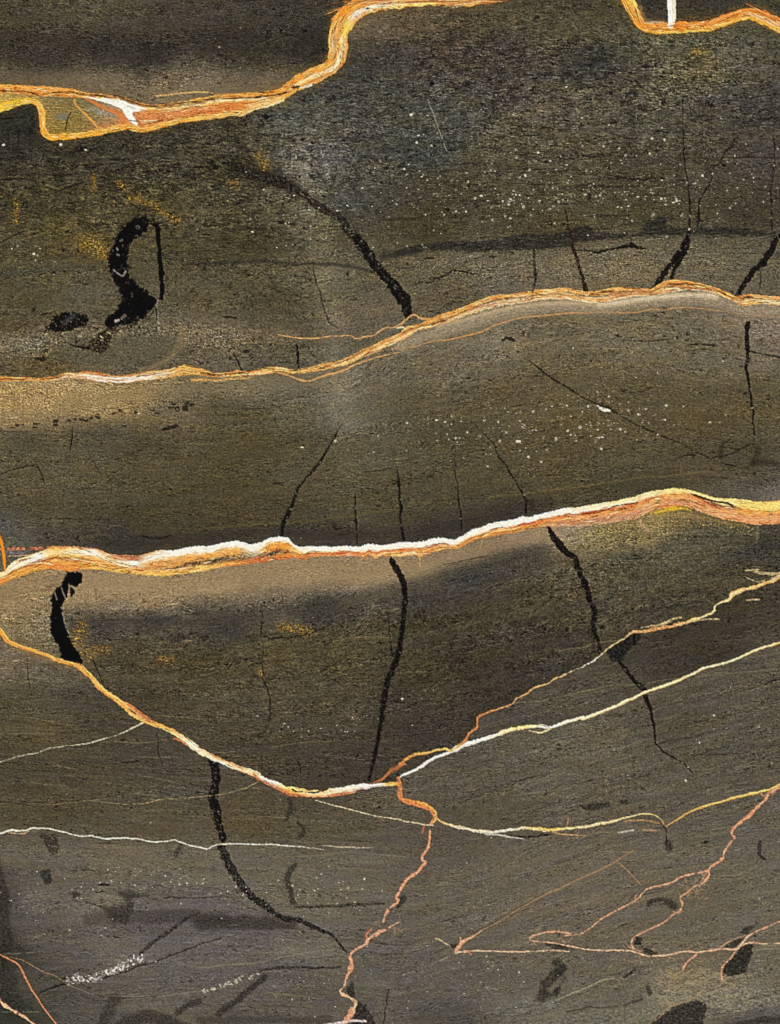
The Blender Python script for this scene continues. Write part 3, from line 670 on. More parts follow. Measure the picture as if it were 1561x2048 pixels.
for k in range(110):
    x, y = rng.random() * W_PX, 1480 + rng.random() * 560
    L = 30 + rng.gamma(2, 30); n_ = 6; tilt = rng.normal(0, .10)
    i, j = int(np.clip((x + M) / STEP, 0, NX - 1)), int(np.clip((y + M) / STEP, 0, NY - 1))
    X_ = x + np.linspace(-L / 2, L / 2, n_)
    Y_ = np.array([np.interp(V[j, i], V[:, int(np.clip((a_ + M) / STEP, 0, NX - 1))], ys) for a_ in X_]) - (X_ - x) * tilt
    pale = rng.random() < .62
    stroke(np.stack([X_, Y_, X_ * 0], 1), (148, 136, 110) if pale else (40, 36, 31), w=1.3 + 1.3 * rng.random() ** 2, soft=1.2, op=.22 + .38 * rng.random(), jit=1.2, wj=.9, taper=(L * .3, L * .3), broken=.12, ds=4)
# dark grains hanging below the tan margin on the left
for k in range(30):
    x = rng.random() * 400; y = 852 - x * .075 + rng.normal(0, 5) - (10 if x > 230 else 0)
    stroke([(x - 2, y, 0), (x + 2 + 3 * rng.random(), y + rng.normal(0, 1), 0)], (36, 30, 24), w=2.5 + 3.5 * rng.random(), soft=1.3, op=.8, ds=2, jit=1, rag=2.6, mottle=.5)
stroke(q(0, 800, (1370, 60), (1400, 55), (1395, 90), (1375, 85), (1370, 60)), (24, 22, 18), w=2.6, jit=.3)
for P, w in ((q(0, 800, (1260, 235), (1320, 215), (1400, 200)), 7), (q(0, 400, (310, 905), (380, 880)), 5), (q(0, 400, (640, 660), (710, 655)), 4), (q(0, 400, (270, 1240), (370, 1240)), 8),
             (q(0, 800, (1100, 1065), (1230, 1085), (1340, 1055)), 3), (q(0, 800, (280, 690), (340, 685)), 3), (q(0, 800, (870, 565), (930, 560)), 2.5), (q(400, 800, (560, 655), (660, 645)), 4.5),
             (q(400, 800, (330, 670), (410, 658)), 2.6), (q(400, 800, (530, 430), (555, 432)), 4), (q(400, 800, (1040, 1005), (1120, 1003)), 3.4), (q(400, 400, (255, 735), (320, 735)), 2.8),
             (q(400, 400, (480, 748), (530, 755)), 2.8), (q(400, 400, (180, 910), (300, 920)), 5), (q(400, 400, (340, 580), (410, 590)), 4), (q(400, 400, (640, 515), (700, 530)), 2.6),
             (q(400, 400, (0, 205), (110, 200), (220, 195)), 2.4), (q(400, 400, (600, 170), (760, 190)), 6), (q(400, 400, (20, 270), (110, 275)), 4), (q(800, 400, (680, 455), (760, 445)), 3.4),
             (q(800, 400, (180, 455), (280, 450)), 4), (q(1161, 0, (580, 1025), (640, 1025), (710, 1040)), 3.2), (q(1161, 0, (790, 760), (860, 750)), 4), (q(1161, 0, (990, 820), (1060, 835)), 5),
             (q(1161, 0, (260, 1375), (370, 1390), (470, 1410), (600, 1385)), 3), (q(1161, 0, (1180, 745), (1240, 745)), 5), (q(1161, 0, (470, 520), (550, 520)), 7), (q(0, 0, (440, 1500), (560, 1450), (680, 1420)), 3),
             (q(0, 0, (870, 1500), (1020, 1450)), 3), (q(400, 1200, (340, 465), (390, 465)), 5), (q(400, 1200, (1380, 340), (1480, 330)), 2.4), (q(0, 1200, (960, 1275), (1100, 1250)), 3.4),
             (q(1161, 800, (820, 430), (920, 430)), 2.6), (q(1161, 800, (1120, 500), (1210, 510)), 3.2), (q(1161, 800, (1400, 570), (1460, 585)), 4), (q(1161, 800, (400, 1215), (480, 1215)), 5),
             (q(1161, 800, (830, 1075), (850, 1095)), 5), (q(1161, 800, (1110, 1135), (1150, 1135)), 5), (q(1161, 800, (1360, 1170), (1370, 1210)), 4), (q(1161, 1200, (630, 440), (660, 430)), 4),
             (q(400, 1200, (760, 1260), (790, 1290), (785, 1370)), 3.4), (q(400, 1200, (530, 1355), (590, 1365)), 5), (q(400, 1200, (290, 1255), (310, 1275)), 5), (h(400, 1600, (380, 120), (400, 125)), 5),
             (h(0, 1600, (680, 590), (770, 590)), 4), (h(0, 1600, (660, 640), (740, 635)), 3), (h(0, 1600, (780, 945), (860, 960)), 4), (q(1161, 400, (320, 1090), (500, 1105), (700, 1085)), 2.2),
             (q(1161, 400, (820, 1135), (900, 1125), (1080, 1135)), 3.4), (q(1161, 400, (270, 1050), (320, 1070)), 7), (q(800, 400, (790, 1100), (840, 1070), (910, 1105)), 7), (q(0, 0, (1230, 350), (1265, 330), (1262, 240)), 2.6),
             (q(1161, 800, (720, 480), (790, 440), (900, 420)), 2)):
    stroke(P, (28, 25, 21), w=w, soft=1.4, op=.8, jit=1.2, taper=(5, 7), hgt=-.5, mottle=.5, rag=2.2, wj=.9)

# ------------------------------------------------------------------ open cracks
def crack(P, w=None, label=None, col=(20, 17, 15), own=True, op=.95, hgt=0, mottle=.95, name='crack', taper=(0, 0), wj=.45, spots=0, soft_=1.2, jit=2.0, **kw):
    pc = piece(name, label, mat='crack') if own else None
    stroke(P, col, w=w, soft=soft_, op=op, own=pc, hgt=hgt, mottle=mottle, jit=jit, wj=wj, taper=taper, zone=.9, rag=2.4, smooth=False, lip=1.3, **kw)
    spots += int(np.hypot(*np.diff(np.array(P, float)[:, :2], axis=0).T).sum() / 14) if own else 0
    if spots:
        R, t = resample(np.array(P, float), 3, 0, 3)
        for _ in range(spots):
            i = rng.integers(1, len(R) - 1); ww = (w or R[i, 2]) * .3
            x, y = R[i, 0] + rng.normal(0, ww * .6), R[i, 1] + rng.normal(0, ww * .6)
            g = rng.random() ** 2 * 90 + 34
            stroke([(x, y, 0), (x + rng.normal(0, 2), y + rng.normal(0, 2.5), 0)], (g, g * .95, g * .86), w=1.2 + 1.8 * rng.random(), soft=1, op=.75, ds=2, jit=.2)


K1 = cat(q(400, 400, (860, 10, 40), (960, 80, 58), (1040, 110, 52), (1120, 160, 70), (1150, 230, 66), (1230, 300, 74), (1290, 390, 76), (1340, 460, 84), (1385, 530, 70), (1440, 590, 72), (1500, 650, 90)),
         q(800, 400, (-20, 710, 96), (30, 770, 100), (55, 850, 90), (65, 905, 70)))
K1u = cat(q(400, 0, (270, 1290, 40), (400, 1360, 70), (520, 1390, 90), (640, 1430, 80), (760, 1480, 60), (860, 1561, 50)), q(400, 400, (960, 70, 56), (1040, 110, 60)), K1[3:6])
crack(K1u, label='crumbled upper end of a broad black crack', op=.86, col=(36, 32, 27), spots=60, soft_=2.5, mottle=1.0)
crack(K1[5:], label='broad black crack slanting down to the middle orange vein', spots=34)
crack(q(800, 400, (1290, 80, 10), (1310, 170, 15), (1330, 270, 24), (1350, 360, 28), (1390, 480, 26), (1420, 580, 28), (1450, 700, 34)), col=(42, 27, 22), label='straight brown black crack ending on the orange vein')
crack(q(800, 400, (1045, 380, 10), (1050, 480, 24), (1065, 600, 22), (1040, 690, 14)), op=.85, col=(40, 36, 31))
crack(q(800, 400, (100, 668, 5), (160, 640, 10), (250, 645, 11), (280, 610, 10), (360, 590, 14), (420, 548, 12), (500, 560, 12), (600, 580, 7)), label='thin wavy black crack between two broad ones')
crack(q(1161, 400, (1620, 230, 36), (1530, 310, 44), (1490, 390, 52), (1430, 490, 56), (1360, 550, 46), (1300, 620, 44), (1260, 690, 42), (1218, 758, 30)), label='black crack bending down from the right edge to the orange vein', spots=5)
crack(q(1161, 400, (1415, 510, 16), (1408, 630, 11), (1400, 690, 6)), op=.75, col=(40, 36, 31))
crack(q(1161, 400, (855, 0, 10), (862, 100, 16), (856, 200, 18), (852, 262, 26)), col=(36, 24, 21))
crack(q(1161, 400, (850, 255, 36), (790, 390, 40), (725, 480, 44), (650, 580, 44), (572, 690, 34)), label='left arm of a forked black crack above the orange vein')
crack(q(1161, 400, (858, 275, 24), (822, 400, 36), (765, 480, 36), (735, 540, 32), (718, 615, 30)), label='right arm of a forked black crack above the orange vein')
crack(q(1161, 0, (800, 780, 5), (802, 900, 7), (804, 1050, 9), (806, 1180, 10), (830, 1350, 10), (850, 1500, 12), (856, 1600, 12)), op=.95, col=(34, 23, 20), own=False, mottle=.4)
crack(cat(q(1161, 0, (1205, 1085, 7), (1190, 1140, 8), (1130, 1190, 13), (1085, 1285, 14), (1040, 1300, 14), (1030, 1400, 13), (990, 1470, 14)), q(1161, 400, (930, 0, 15), (925, 100, 17), (915, 210, 14))), op=.95, label='thin kinked crack above the forked crack')
crack(q(1161, 400, (915, 160, 8), (960, 160, 10), (1010, 145, 7)), own=False, op=.8)
crack(cat(q(1161, 0, (1505, 1030, 6), (1520, 1180, 10), (1505, 1390, 12)), q(1161, 400, (1490, -60, 12), (1500, 100, 13), (1495, 240, 13))), op=.92, col=(32, 28, 25))
crack(cat(q(800, 400, (1370, 390, 10), (1480, 398, 11)), q(1161, 400, (140, 405, 16), (260, 382, 14), (330, 365, 30), (400, 355, 44), (450, 375, 22), (525, 380, 6))), label='flat black crack with a knot near its right end', spots=3)
crack(cat(q(1161, 400, (1310, 962, 40), (1300, 1060, 34), (1305, 1160, 34), (1310, 1250, 30), (1295, 1310, 24), (1310, 1400, 22), (1330, 1480, 18)), q(1161, 800, (1335, 10, 16), (1352, 100, 22), (1348, 170, 10), (1360, 250, 12), (1362, 320, 6))),
      label='vertical black crack under the pale margin near the right edge')
crack(q(1161, 400, (1240, 1300, 8), (1300, 1302, 10)), own=False)
crack(q(1161, 800, (1180, 300, 6), (1100, 360, 9), (1160, 370, 8), (1240, 390, 9), (1320, 345, 14), (1360, 350, 8)), own=False, op=.65)
crack(q(1161, 800, (1240, 400, 9), (1160, 430, 9), (1040, 455, 9)), own=False, op=.6)
crack(cat(q(800, 400, (1010, 1255, 8), (1060, 1290, 8), (1130, 1350, 20), (1200, 1400, 16), (1330, 1475, 16), (1410, 1530, 8)), q(1161, 800, (140, 40, 16), (210, 60, 26), (290, 105, 8), (430, 190, 8), (540, 240, 14), (680, 295, 12),
      (800, 345, 7), (920, 415, 10), (1020, 460, 6))), op=.65, label='faint slanting crack holding a white grain', jit=1)
crack(cat(q(400, 800, (1110, 195, 6), (1050, 290, 15), (1000, 380, 15), (950, 470, 22), (885, 550, 22), (830, 610, 12), (760, 700, 26), (735, 790, 24), (690, 890, 40), (650, 965, 30), (640, 1070, 18))), spots=6,
      label='black crack slanting down to the white topped vein')
crack(cat(q(400, 800, (1545, 545, 8), (1555, 680, 20)), q(800, 800, (0, 780, 20), (14, 850, 28), (-2, 930, 14), (22, 1020, 26), (35, 1105, 20))), label='vertical black crack standing on the white topped vein')
crack(q(800, 800, (430, 430, 5), (440, 600, 8), (458, 740, 10), (475, 900, 12), (482, 1020, 10)), op=.8, label='hairline crack standing on the white topped vein')
crack(q(800, 800, (560, 170, 4), (650, 250, 5), (740, 350, 7), (760, 430, 10), (830, 510, 11), (880, 600, 12), (950, 720, 12), (992, 790, 14), (985, 880, 14)), op=.85)
crack(q(400, 800, (1215, 730, 6), (1215, 850, 12), (1225, 1000, 12), (1228, 1120, 10)), op=.8)
crack(q(0, 800, (570, 220, 5), (565, 310, 16), (550, 390, 8)), own=False, op=.85)
crack(q(0, 800, (-20, 585, 8), (150, 530, 8), (290, 508, 10), (320, 570, 11), (345, 650, 8)), op=.75, own=False)
crack(q(0, 800, (690, 410, 5), (740, 500, 6), (800, 600, 4)), op=.6, own=False)
crack(q(400, 400, (885, 480, 5), (895, 600, 9), (940, 720, 9), (975, 850, 10), (1010, 960, 9), (1080, 1005, 5)), op=.65, own=False)
crack(q(400, 400, (1250, 560, 4), (1280, 650, 6), (1330, 730, 4)), op=.5, own=False)
crack(q(400, 400, (760, 1130, 16), (768, 1210, 18), (772, 1310, 14)), label='short upright black crack on the middle orange vein')
crack(q(400, 400, (265, 1200, 10), (300, 1260, 12), (325, 1330, 11)), op=.85)
K16 = cat(q(800, 800, (1160, 970, 28), (1190, 1060, 46), (1240, 1120, 50), (1310, 1200, 48), (1370, 1225, 46), (1390, 1320, 46), (1430, 1400, 48), (1470, 1500, 46), (1485, 1570, 40)),
          q(1161, 1200, (120, 95, 40), (100, 180, 36), (112, 260, 36), (150, 340, 30), (150, 410, 20)))
crack(K16, label='long black crack hanging from the pale vein at right of centre', spots=8)
crack(q(1161, 1200, (108, 290, 9), (110, 400, 9), (140, 420, 8)), own=False)
crack(q(1161, 1200, (310, 478, 22), (360, 560, 34), (420, 630, 34), (500, 700, 30), (515, 770, 32), (550, 860, 30), (572, 960, 20), (590, 1110, 14)), label='black crack cutting the cream diagonal vein', spots=4)
crack(q(1161, 1200, (588, 1110, 11), (650, 1180, 12), (740, 1240, 11), (820, 1280, 10), (870, 1340, 9), (886, 1370, 4)), label='thin tail of the crack below the cream diagonal vein')
pc = piece('dark_patch', 'fuzzy black patch under the pale orange vein', mat='crack')
poly(q(1161, 1200, (200, 400), (300, 330), (390, 265), (460, 255), (470, 310), (420, 360), (350, 410), (340, 480), (240, 480)), (36, 34, 31), soft=3, own=pc, hgt=-.6, warp=3, mottle=.6)
K17 = np.array([(783, 1120, 10), (792, 1136, 13), (802, 1150, 13), (808, 1165, 13), (811, 1200, 11), (806, 1250, 9), (800, 1300, 11), (790, 1330, 12), (776, 1362, 11), (768, 1400, 10), (764, 1440, 9), (756, 1480, 8),
                (749, 1520, 7), (738, 1560, 6)], float)
crack(K17, label='long black crack between the tan margin and the twisted vein', spots=7)
crack(q(400, 1200, (1460, 90, 6), (1480, 200, 7), (1485, 300, 6), (1500, 430, 18)), own=False, op=.8)
crack(q(400, 1200, (1478, 640, 7), (1468, 740, 8), (1440, 830, 7)), own=False, op=.85)
crack(q(400, 1200, (480, 30, 7), (492, 130, 10), (475, 240, 10), (475, 290, 8), (560, 300, 8), (700, 295, 9), (790, 280, 8), (880, 255, 7), (1000, 210, 6)), op=.8, label='thin angled crack under the tan margin')
crack(q(400, 1200, (495, 350, 5), (490, 500, 7), (495, 620, 9), (530, 700, 10), (550, 800, 11), (555, 900, 11), (535, 960, 9), (505, 1050, 7), (430, 1140, 4)), op=.7, label='thin wandering vertical crack left of centre')
crack(cat(q(400, 1200, (100, 1225, 60), (120, 1320, 84), (128, 1400, 74), (110, 1500, 66)), h(400, 1600, (90, 0, 70), (118, 80, 66), (130, 170, 58), (165, 270, 46))), label='broad black crack under the twisted vein', spots=26)
crack(h(400, 1600, (150, 330, 56), (185, 420, 54), (230, 500, 58), (290, 590, 54), (350, 660, 50), (440, 720, 50), (510, 780, 44), (580, 820, 36), (680, 830, 34), (780, 880, 30), (900, 930, 24), (940, 965, 18), (1020, 1060, 12)),
      label='long black crack curving down to the pink vein', col=(36, 32, 29), spots=20)
crack(h(400, 1600, (660, 745, 14), (850, 740, 18), (1050, 730, 22), (1280, 720, 14)), op=.6, col=(40, 37, 32))
crack(h(400, 1600, (420, 1185, 14), (550, 1165, 18), (760, 1165, 18), (980, 1165, 12)), op=.6, col=(40, 37, 33))
crack(h(0, 1600, (970, 1070, 22), (1060, 990, 26), (1180, 910, 26), (1290, 830, 22), (1390, 785, 10)), op=.6, col=(40, 36, 34))
crack(h(0, 1600, (440, 1245, 26), (520, 1262, 12), (600, 1262, 10), (720, 1235, 12), (860, 1195, 12), (980, 1150, 12), (1100, 1115, 11), (1240, 1060, 10), (1400, 1000, 9), (1540, 960, 6)), op=.7, col=(36, 33, 30))
crack(h(0, 1600, (280, 1340, 10), (380, 1295, 14), (460, 1272, 18)), op=.7, own=False)
crack(h(0, 1600, (600, 710, 8), (700, 735, 10)), op=.6, own=False)
crack(q(0, 1200, (1230, 1040, 8), (1240, 1200, 8), (1275, 1300, 6)), op=.55, own=False)
crack(q(0, 1200, (215, 460, 5), (220, 560, 7), (235, 690, 6)), op=.55, own=False)
crack(q(0, 1200, (720, 460, 10), (760, 540, 9), (790, 620, 9), (820, 690, 7)), op=.8, own=False)
crack(q(0, 400, (1140, 190, 10), (1240, 178, 10), (1400, 130, 7)), own=False, op=.8)
crack(q(1161, 1200, (1440, 660, 8), (1490, 632, 12), (1545, 620, 9)), own=False, op=.8)

for P, w in ((q(1161, 800, (1385, 380), (1390, 430), (1360, 480)), 13), (q(1161, 800, (1340, 500), (1440, 490), (1540, 500)), 11), (q(1161, 800, (1100, 370), (1090, 450)), 9), (q(800, 800, (985, 800), (1040, 790), (1045, 830)), 9)):
    soft(P, (44, 39, 31), w, .55, s=w * .35, rag=3, mottle=.5)
# ------------------------------------------------------------------ black minerals
pc = piece('black_mineral', 'curved black mineral mass with painted glints in the left of the mottled layer', mat='crack')
S = q(0, 400, (1130, 125), (1165, 165), (1165, 220), (1100, 285), (1030, 312), (1005, 360), (1000, 440), (985, 520), (1005, 600), (1065, 680), (1150, 735), (1240, 775), (1200, 840), (1130, 915), (1060, 950), (980, 965),
      (870, 1000), (805, 975), (850, 905), (940, 830), (970, 720), (930, 660), (880, 590), (842, 500), (880, 400), (908, 300), (945, 225), (1040, 160), (1095, 122))
stroke(q(0, 400, (1120, 180, 90), (1020, 240, 120), (955, 330, 116), (925, 440, 160), (918, 530, 150), (960, 620, 116), (1020, 710, 150), (1090, 800, 210), (1010, 890, 150), (880, 955, 90)), (16, 14, 12), own=pc, lip=1.0, mottle=.8, rag=5, soft=1.5, jit=3, wj=.35)
poly(S, (14, 12, 10), soft=1.5, own=pc, hgt=-1.2, warp=6.5, mottle=.8, zone=.6)
for k in range(90):
    i = rng.integers(0, len(S)); x, y = S[i, 0] + rng.normal(0, 5), S[i, 1] + rng.normal(0, 6)
    stroke([(x, y, 0), (x + rng.normal(0, 4), y + rng.normal(0, 2.5), 0)], (26, 22, 18), w=1.4 + 2.6 * rng.random(), soft=1, op=.7, ds=2, jit=.7, rag=1.6)
poly(q(0, 400, (1010, 420), (1060, 480), (1130, 540), (1100, 620), (1050, 660), (1000, 560)), (70, 63, 50), soft=6, op=.35, holes=.1)
for k in range(60):  # small glints on the black mass, painted as paler strokes
    i = rng.integers(0, 16); a = S[i]; b = S[28 - i] if i < 14 else S[14]
    f = rng.random(); x, y = a[0] * f + b[0] * (1 - f) + rng.normal(0, 2), a[1] * f + b[1] * (1 - f) + rng.normal(0, 3)
    g = 45 + 70 * rng.random() ** 2
    stroke([(x, y, 0), (x + rng.normal(0, 2.5), y + rng.normal(0, 4), 0)], (g, g * .92, g * .82), w=1 + 1.6 * rng.random(), soft=1, op=.6, ds=2, jit=.3)
for P, w, g in ((q(0, 400, (890, 545), (925, 575), (960, 600), (980, 560)), 3.2, 150), (q(0, 400, (915, 375), (920, 385)), 3.5, 150), (q(0, 400, (915, 425), (930, 430)), 3, 120), (q(0, 400, (940, 320), (955, 310)), 3, 110),
                (q(0, 400, (1060, 210), (1080, 195), (1095, 215), (1075, 230), (1060, 210)), 2, 120), (q(0, 400, (905, 945), (925, 935)), 6, 190), (q(0, 400, (950, 925), (975, 900)), 5, 120)):
    stroke(P, (g, g * .92, g * .84), w=w, jit=.4, op=.8, ds=2)  # larger glints, also painted into the colour
pc = piece('black_mineral', 'narrow upright black bar beside the curved black mass', mat='crack')
stroke(q(0, 400, (1190, 195, 20), (1235, 200, 34), (1240, 330, 36), (1252, 480, 38), (1262, 600, 40), (1268, 700, 38), (1262, 770, 26)), (15, 13, 11), own=pc, hgt=-1, mottle=.5, jit=1.4, wj=.5)
stroke(q(0, 400, (1240, 780, 14), (1220, 830, 20), (1225, 900, 22), (1245, 980, 18), (1248, 1050, 10)), (128, 120, 104), mottle=.6, op=.7)
stroke(q(0, 400, (1215, 830, 12), (1220, 880, 16), (1225, 940, 10)), (40, 36, 30), mottle=.6, op=.8)
pc = piece('black_mineral', 'speckled black mineral patch left of the curved black mass', mat='crack')
poly(q(0, 400, (400, 920), (500, 878), (600, 876), (680, 905), (690, 965), (560, 1015), (440, 1035), (345, 1025), (390, 970)), (22, 19, 17), soft=2, own=pc, hgt=-.8, warp=6, holes=.02, hole_size=5, mottle=.8, smooth=False)
stroke(q(0, 400, (500, 960), (540, 930), (580, 900)), (90, 92, 96), w=9, soft=5, op=.55)
pc = piece('black_mineral', 'speckled brown tail below the curved black mass', mat='crack')
poly(q(0, 400, (830, 1005), (725, 1075), (690, 1130), (560, 1130), (600, 1150), (690, 1175), (800, 1200), (860, 1140), (880, 1060), (980, 990), (1060, 960), (1020, 1000), (900, 1020)), (48, 38, 28), soft=2, own=pc, hgt=-.5, warp=5,
     holes=.10, hole_size=4, mottle=.8, smooth=False)
for k in range(110):
    if k < 60: x, y = rng.normal(225, 34), rng.normal(668, 12)
    else: x, y = rng.normal(110, 42), rng.normal(670, 13)
    cc_ = (30, 25, 20) if rng.random() < .7 else (186, 168, 132)
    stroke([(x, y, 0), (x + rng.normal(0, 3), y + rng.normal(0, 1.5), 0)], cc_, w=1.4 + 2.4 * rng.random(), soft=1, op=.6 * rng.random() + .25, ds=2, jit=.6, rag=1.5)
stroke(q(0, 400, (555, 1130, 8), (620, 1148, 12), (700, 1160, 14)), (24, 20, 16))
pc = piece('black_mineral', 'thick black mineral column below the left end of the white topped vein', mat='crack')
poly(cat(q(0, 800, (520, 1340), (590, 1342), (660, 1358), (640, 1425), (590, 1470), (545, 1440), (530, 1500), (525, 1561)), q(0, 1200, (490, 20), (490, 130), (530, 240), (560, 340), (620, 420), (662, 500), (560, 490), (480, 465), (470, 380), (420, 300),
     (388, 220), (400, 100), (398, 0)), q(0, 800, (410, 1500), (490, 1430))), (11, 10, 8), soft=1.2, own=pc, hgt=-1.6, warp=3.6, mottle=.8, zone=.8)
poly(q(0, 800, (550, 1450), (590, 1480), (580, 1530), (545, 1540)), (22, 20, 18), soft=1.5, warp=2)
for P, w in ((q(0, 800, (425, 1490), (445, 1555)), 2.2), (q(0, 800, (480, 1470), (515, 1555)), 2.2), (q(0, 800, (540, 1440), (545, 1470)), 3), (q(0, 1200, (480, 60), (490, 70)), 3.4), (q(0, 1200, (490, 100), (510, 200), (540, 260)), 2),
             (q(0, 1200, (385, 265), (395, 280)), 4), (q(0, 800, (575, 1470), (600, 1460)), 3)):
    stroke(P, (150, 142, 128), w=w, jit=.5, op=.7, ds=2)
def patch(P, label, col=(44, 41, 36), op=.9, soft_=1.8, warp=3, **k):
    poly(P, col, soft=soft_, op=op, own=piece('dark_patch', label, mat='stone'), hgt=-.2, warp=warp * 1.6, mottle=.55, smooth=False, **k)
patch(h(1111, 1600, (1310, 1000), (1375, 995), (1372, 1060), (1340, 1130), (1320, 1195), (1220, 1225), (1160, 1210), (1170, 1150), (1230, 1090)), 'large dark patch below the pink fork at lower right')
patch(h(1111, 1600, (1180, 1020), (1230, 970), (1310, 950), (1290, 990), (1240, 1030)), 'small dark sliver between two pink strands', op=.7)
patch(h(1111, 1600, (1280, 920), (1310, 880), (1370, 880), (1400, 840), (1370, 900), (1330, 930)), 'small ragged dark patch above the pink fork', op=.7)
patch(h(1111, 1600, (650, 1554), (730, 1490), (840, 1430), (970, 1382), (1060, 1430), (1040, 1490), (1010, 1600), (640, 1600)), 'dark patch cut by the bottom edge at right', col=(50, 46, 41))
patch(h(1111, 1600, (560, 950), (600, 955), (600, 1010), (545, 1010)), 'small dark square patch inside the pink bend')
patch(h(1111, 1600, (600, 1030), (650, 1030), (710, 1060), (690, 1075), (620, 1065)), 'thin dark patch above the pink vein', op=.75)
patch(h(1111, 1600, (170, 40), (260, 25), (380, 8), (375, 50), (250, 78), (200, 65)), 'dark smear above the cream vein', op=.7)
patch(h(1111, 1600, (440, 0), (500, 0), (500, 25), (450, 25)), 'small dark smear right of the larger smear', op=.7)
patch(h(800, 1600, (940, 1390), (970, 1280), (1060, 1180), (1150, 1135), (1165, 1180), (1100, 1240), (1025, 1310), (1050, 1340), (1110, 1300), (1112, 1345), (1000, 1400)), 'hook shaped dark patch at the bottom', op=.65, soft_=3.5)
patch(h(800, 1600, (350, 1005), (420, 990), (425, 1015), (380, 1035)), 'small dark wedge at the tip of the pink vein', op=.7)
patch(h(800, 1600, (1000, 990), (1100, 995), (1200, 1030), (1150, 1035), (1050, 1030)), 'dark sliver between pink strands', op=.7)
patch(h(0, 1600, (270, 495), (350, 478), (370, 560), (322, 606), (300, 550)), 'dark square patch near the left edge', col=(44, 45, 40), op=.8)
patch(h(0, 1600, (265, 240), (400, 240), (412, 365), (355, 380), (300, 300)), 'dark smudge under the white hairline', op=.65, holes=.1, hole_size=7)
patch(h(0, 1600, (820, 640), (900, 630), (1040, 665), (930, 690), (925, 760), (880, 860), (800, 850), (740, 800), (700, 735), (760, 740), (880, 720)), 'dark branching patch in the lower left', op=.6, soft_=4)
patch(h(0, 1600, (500, 640), (560, 640), (550, 680), (505, 680)), 'small dark grain beside the branching patch', op=.7)
patch(h(400, 1600, (1090, 1400), (1150, 1420), (1200, 1500), (1230, 1600), (1040, 1600), (1060, 1490)), 'dark patch beside the pink vein at the bottom', col=(48, 44, 41))
patch(h(400, 1600, (1030, 1280), (1060, 1260), (1085, 1390), (1050, 1370), (1010, 1340)), 'narrow dark patch along the pink vein', op=.75)
patch(h(400, 1600, (1370, 680), (1420, 655), (1435, 690), (1400, 740), (1370, 750)), 'small dark grain beside the pink vein', col=(42, 44, 40), op=.8)
patch(h(1111, 1600, (0, 1300), (40, 1290), (35, 1350), (0, 1370)), 'small dark patch near the hook', op=.5)

# ------------------------------------------------------------------ VEIN A (top left)
OR, YO, CR, WH, RD = (238, 154, 60), (246, 188, 88), (255, 232, 182), (250, 243, 226), (214, 96, 44)
vA = piece('vein', 'thick orange vein curling from the left edge up to the top', mat='vein')
aL = piece('mineral_lens', 'olive and red filling between the two orange strands', parent=vA, mat='vein')
aW = piece('white_wedge', 'white wedge in the vein', parent=vA, mat='vein')
fillk = [(0, [(0, OR), (.3, (170, 140, 84)), (.6, (182, 150, 70)), (1, OR)]), (70, [(0, OR), (.3, (160, 136, 84)), (1, (170, 132, 44))]),
         (95, [(0, (116, 104, 80)), (.3, (134, 114, 66)), (.7, (142, 116, 58)), (1, (150, 114, 50))]), (140, [(0, (112, 100, 72)), (.5, (128, 108, 56)), (1, (138, 112, 54))]),
         (175, [(0, (110, 100, 74)), (.5, (130, 114, 70)), (1, (150, 112, 60))]), (215, [(0, (150, 120, 80)), (.5, (138, 124, 98)), (1, (200, 120, 60))]),
         (262, [(0, (218, 138, 78)), (.6, (208, 126, 72)), (1, (222, 138, 72))]), (330, [(0, YO), (.3, (216, 138, 80)), (.6, (206, 126, 74)), (1, (228, 148, 72))]),
         (440, [(0, YO), (.3, (220, 134, 68)), (.7, (210, 116, 54)), (1, (234, 144, 58))]), (545, [(0, OR), (.5, (232, 150, 60)), (1, OR)])]
band(A_T, A_B, fillk, own=aL, hgt=.25, jit=1.2, warp=.06, mottle=.2, fine=1.0, lam=.25)
stroke(q(0, 0, (700, 850, 30), (800, 880, 44), (920, 905, 16)), (150, 144, 128), soft=5, op=.6, mottle=.5)
stroke(q(0, 0, (460, 915), (510, 910)), (112, 112, 112), w=13, soft=5, op=.7)
stroke(q(0, 0, (580, 770, 10), (590, 815, 12), (640, 870, 14), (700, 920, 16), (745, 965, 14), (760, 1005, 12)), (226, 158, 70), jit=1, op=.9)
stroke(q(0, 0, (640, 750, 16), (720, 795, 22), (830, 850, 26), (945, 890, 26), (965, 960, 24)), (222, 124, 56), soft=2, op=.85)
stroke(q(0, 0, (555, 880), (530, 930), (512, 1010)), (50, 38, 20), w=3, op=.85)
stroke(A_low, OR, lam=.75, soft=1.4, own=vA, hgt=.5, jit=1.3, wj=.3, warp=.15, mottle=.08, zone=.2,
       keys=[(0, [(-1, YO), (0, OR), (1, (228, 132, 34))]), (.14, [(-1, (250, 190, 40)), (0, (250, 196, 46)), (1, (244, 200, 90))]), (.26, [(-1, YO), (1, OR)]), (.3, [(-1, (246, 190, 90)), (0, (246, 164, 40)), (1, (244, 156, 36))]),
             (.75, [(-1, YO), (.2, (246, 178, 70)), (1, OR)]), (1, [(-1, OR), (1, CR)])])
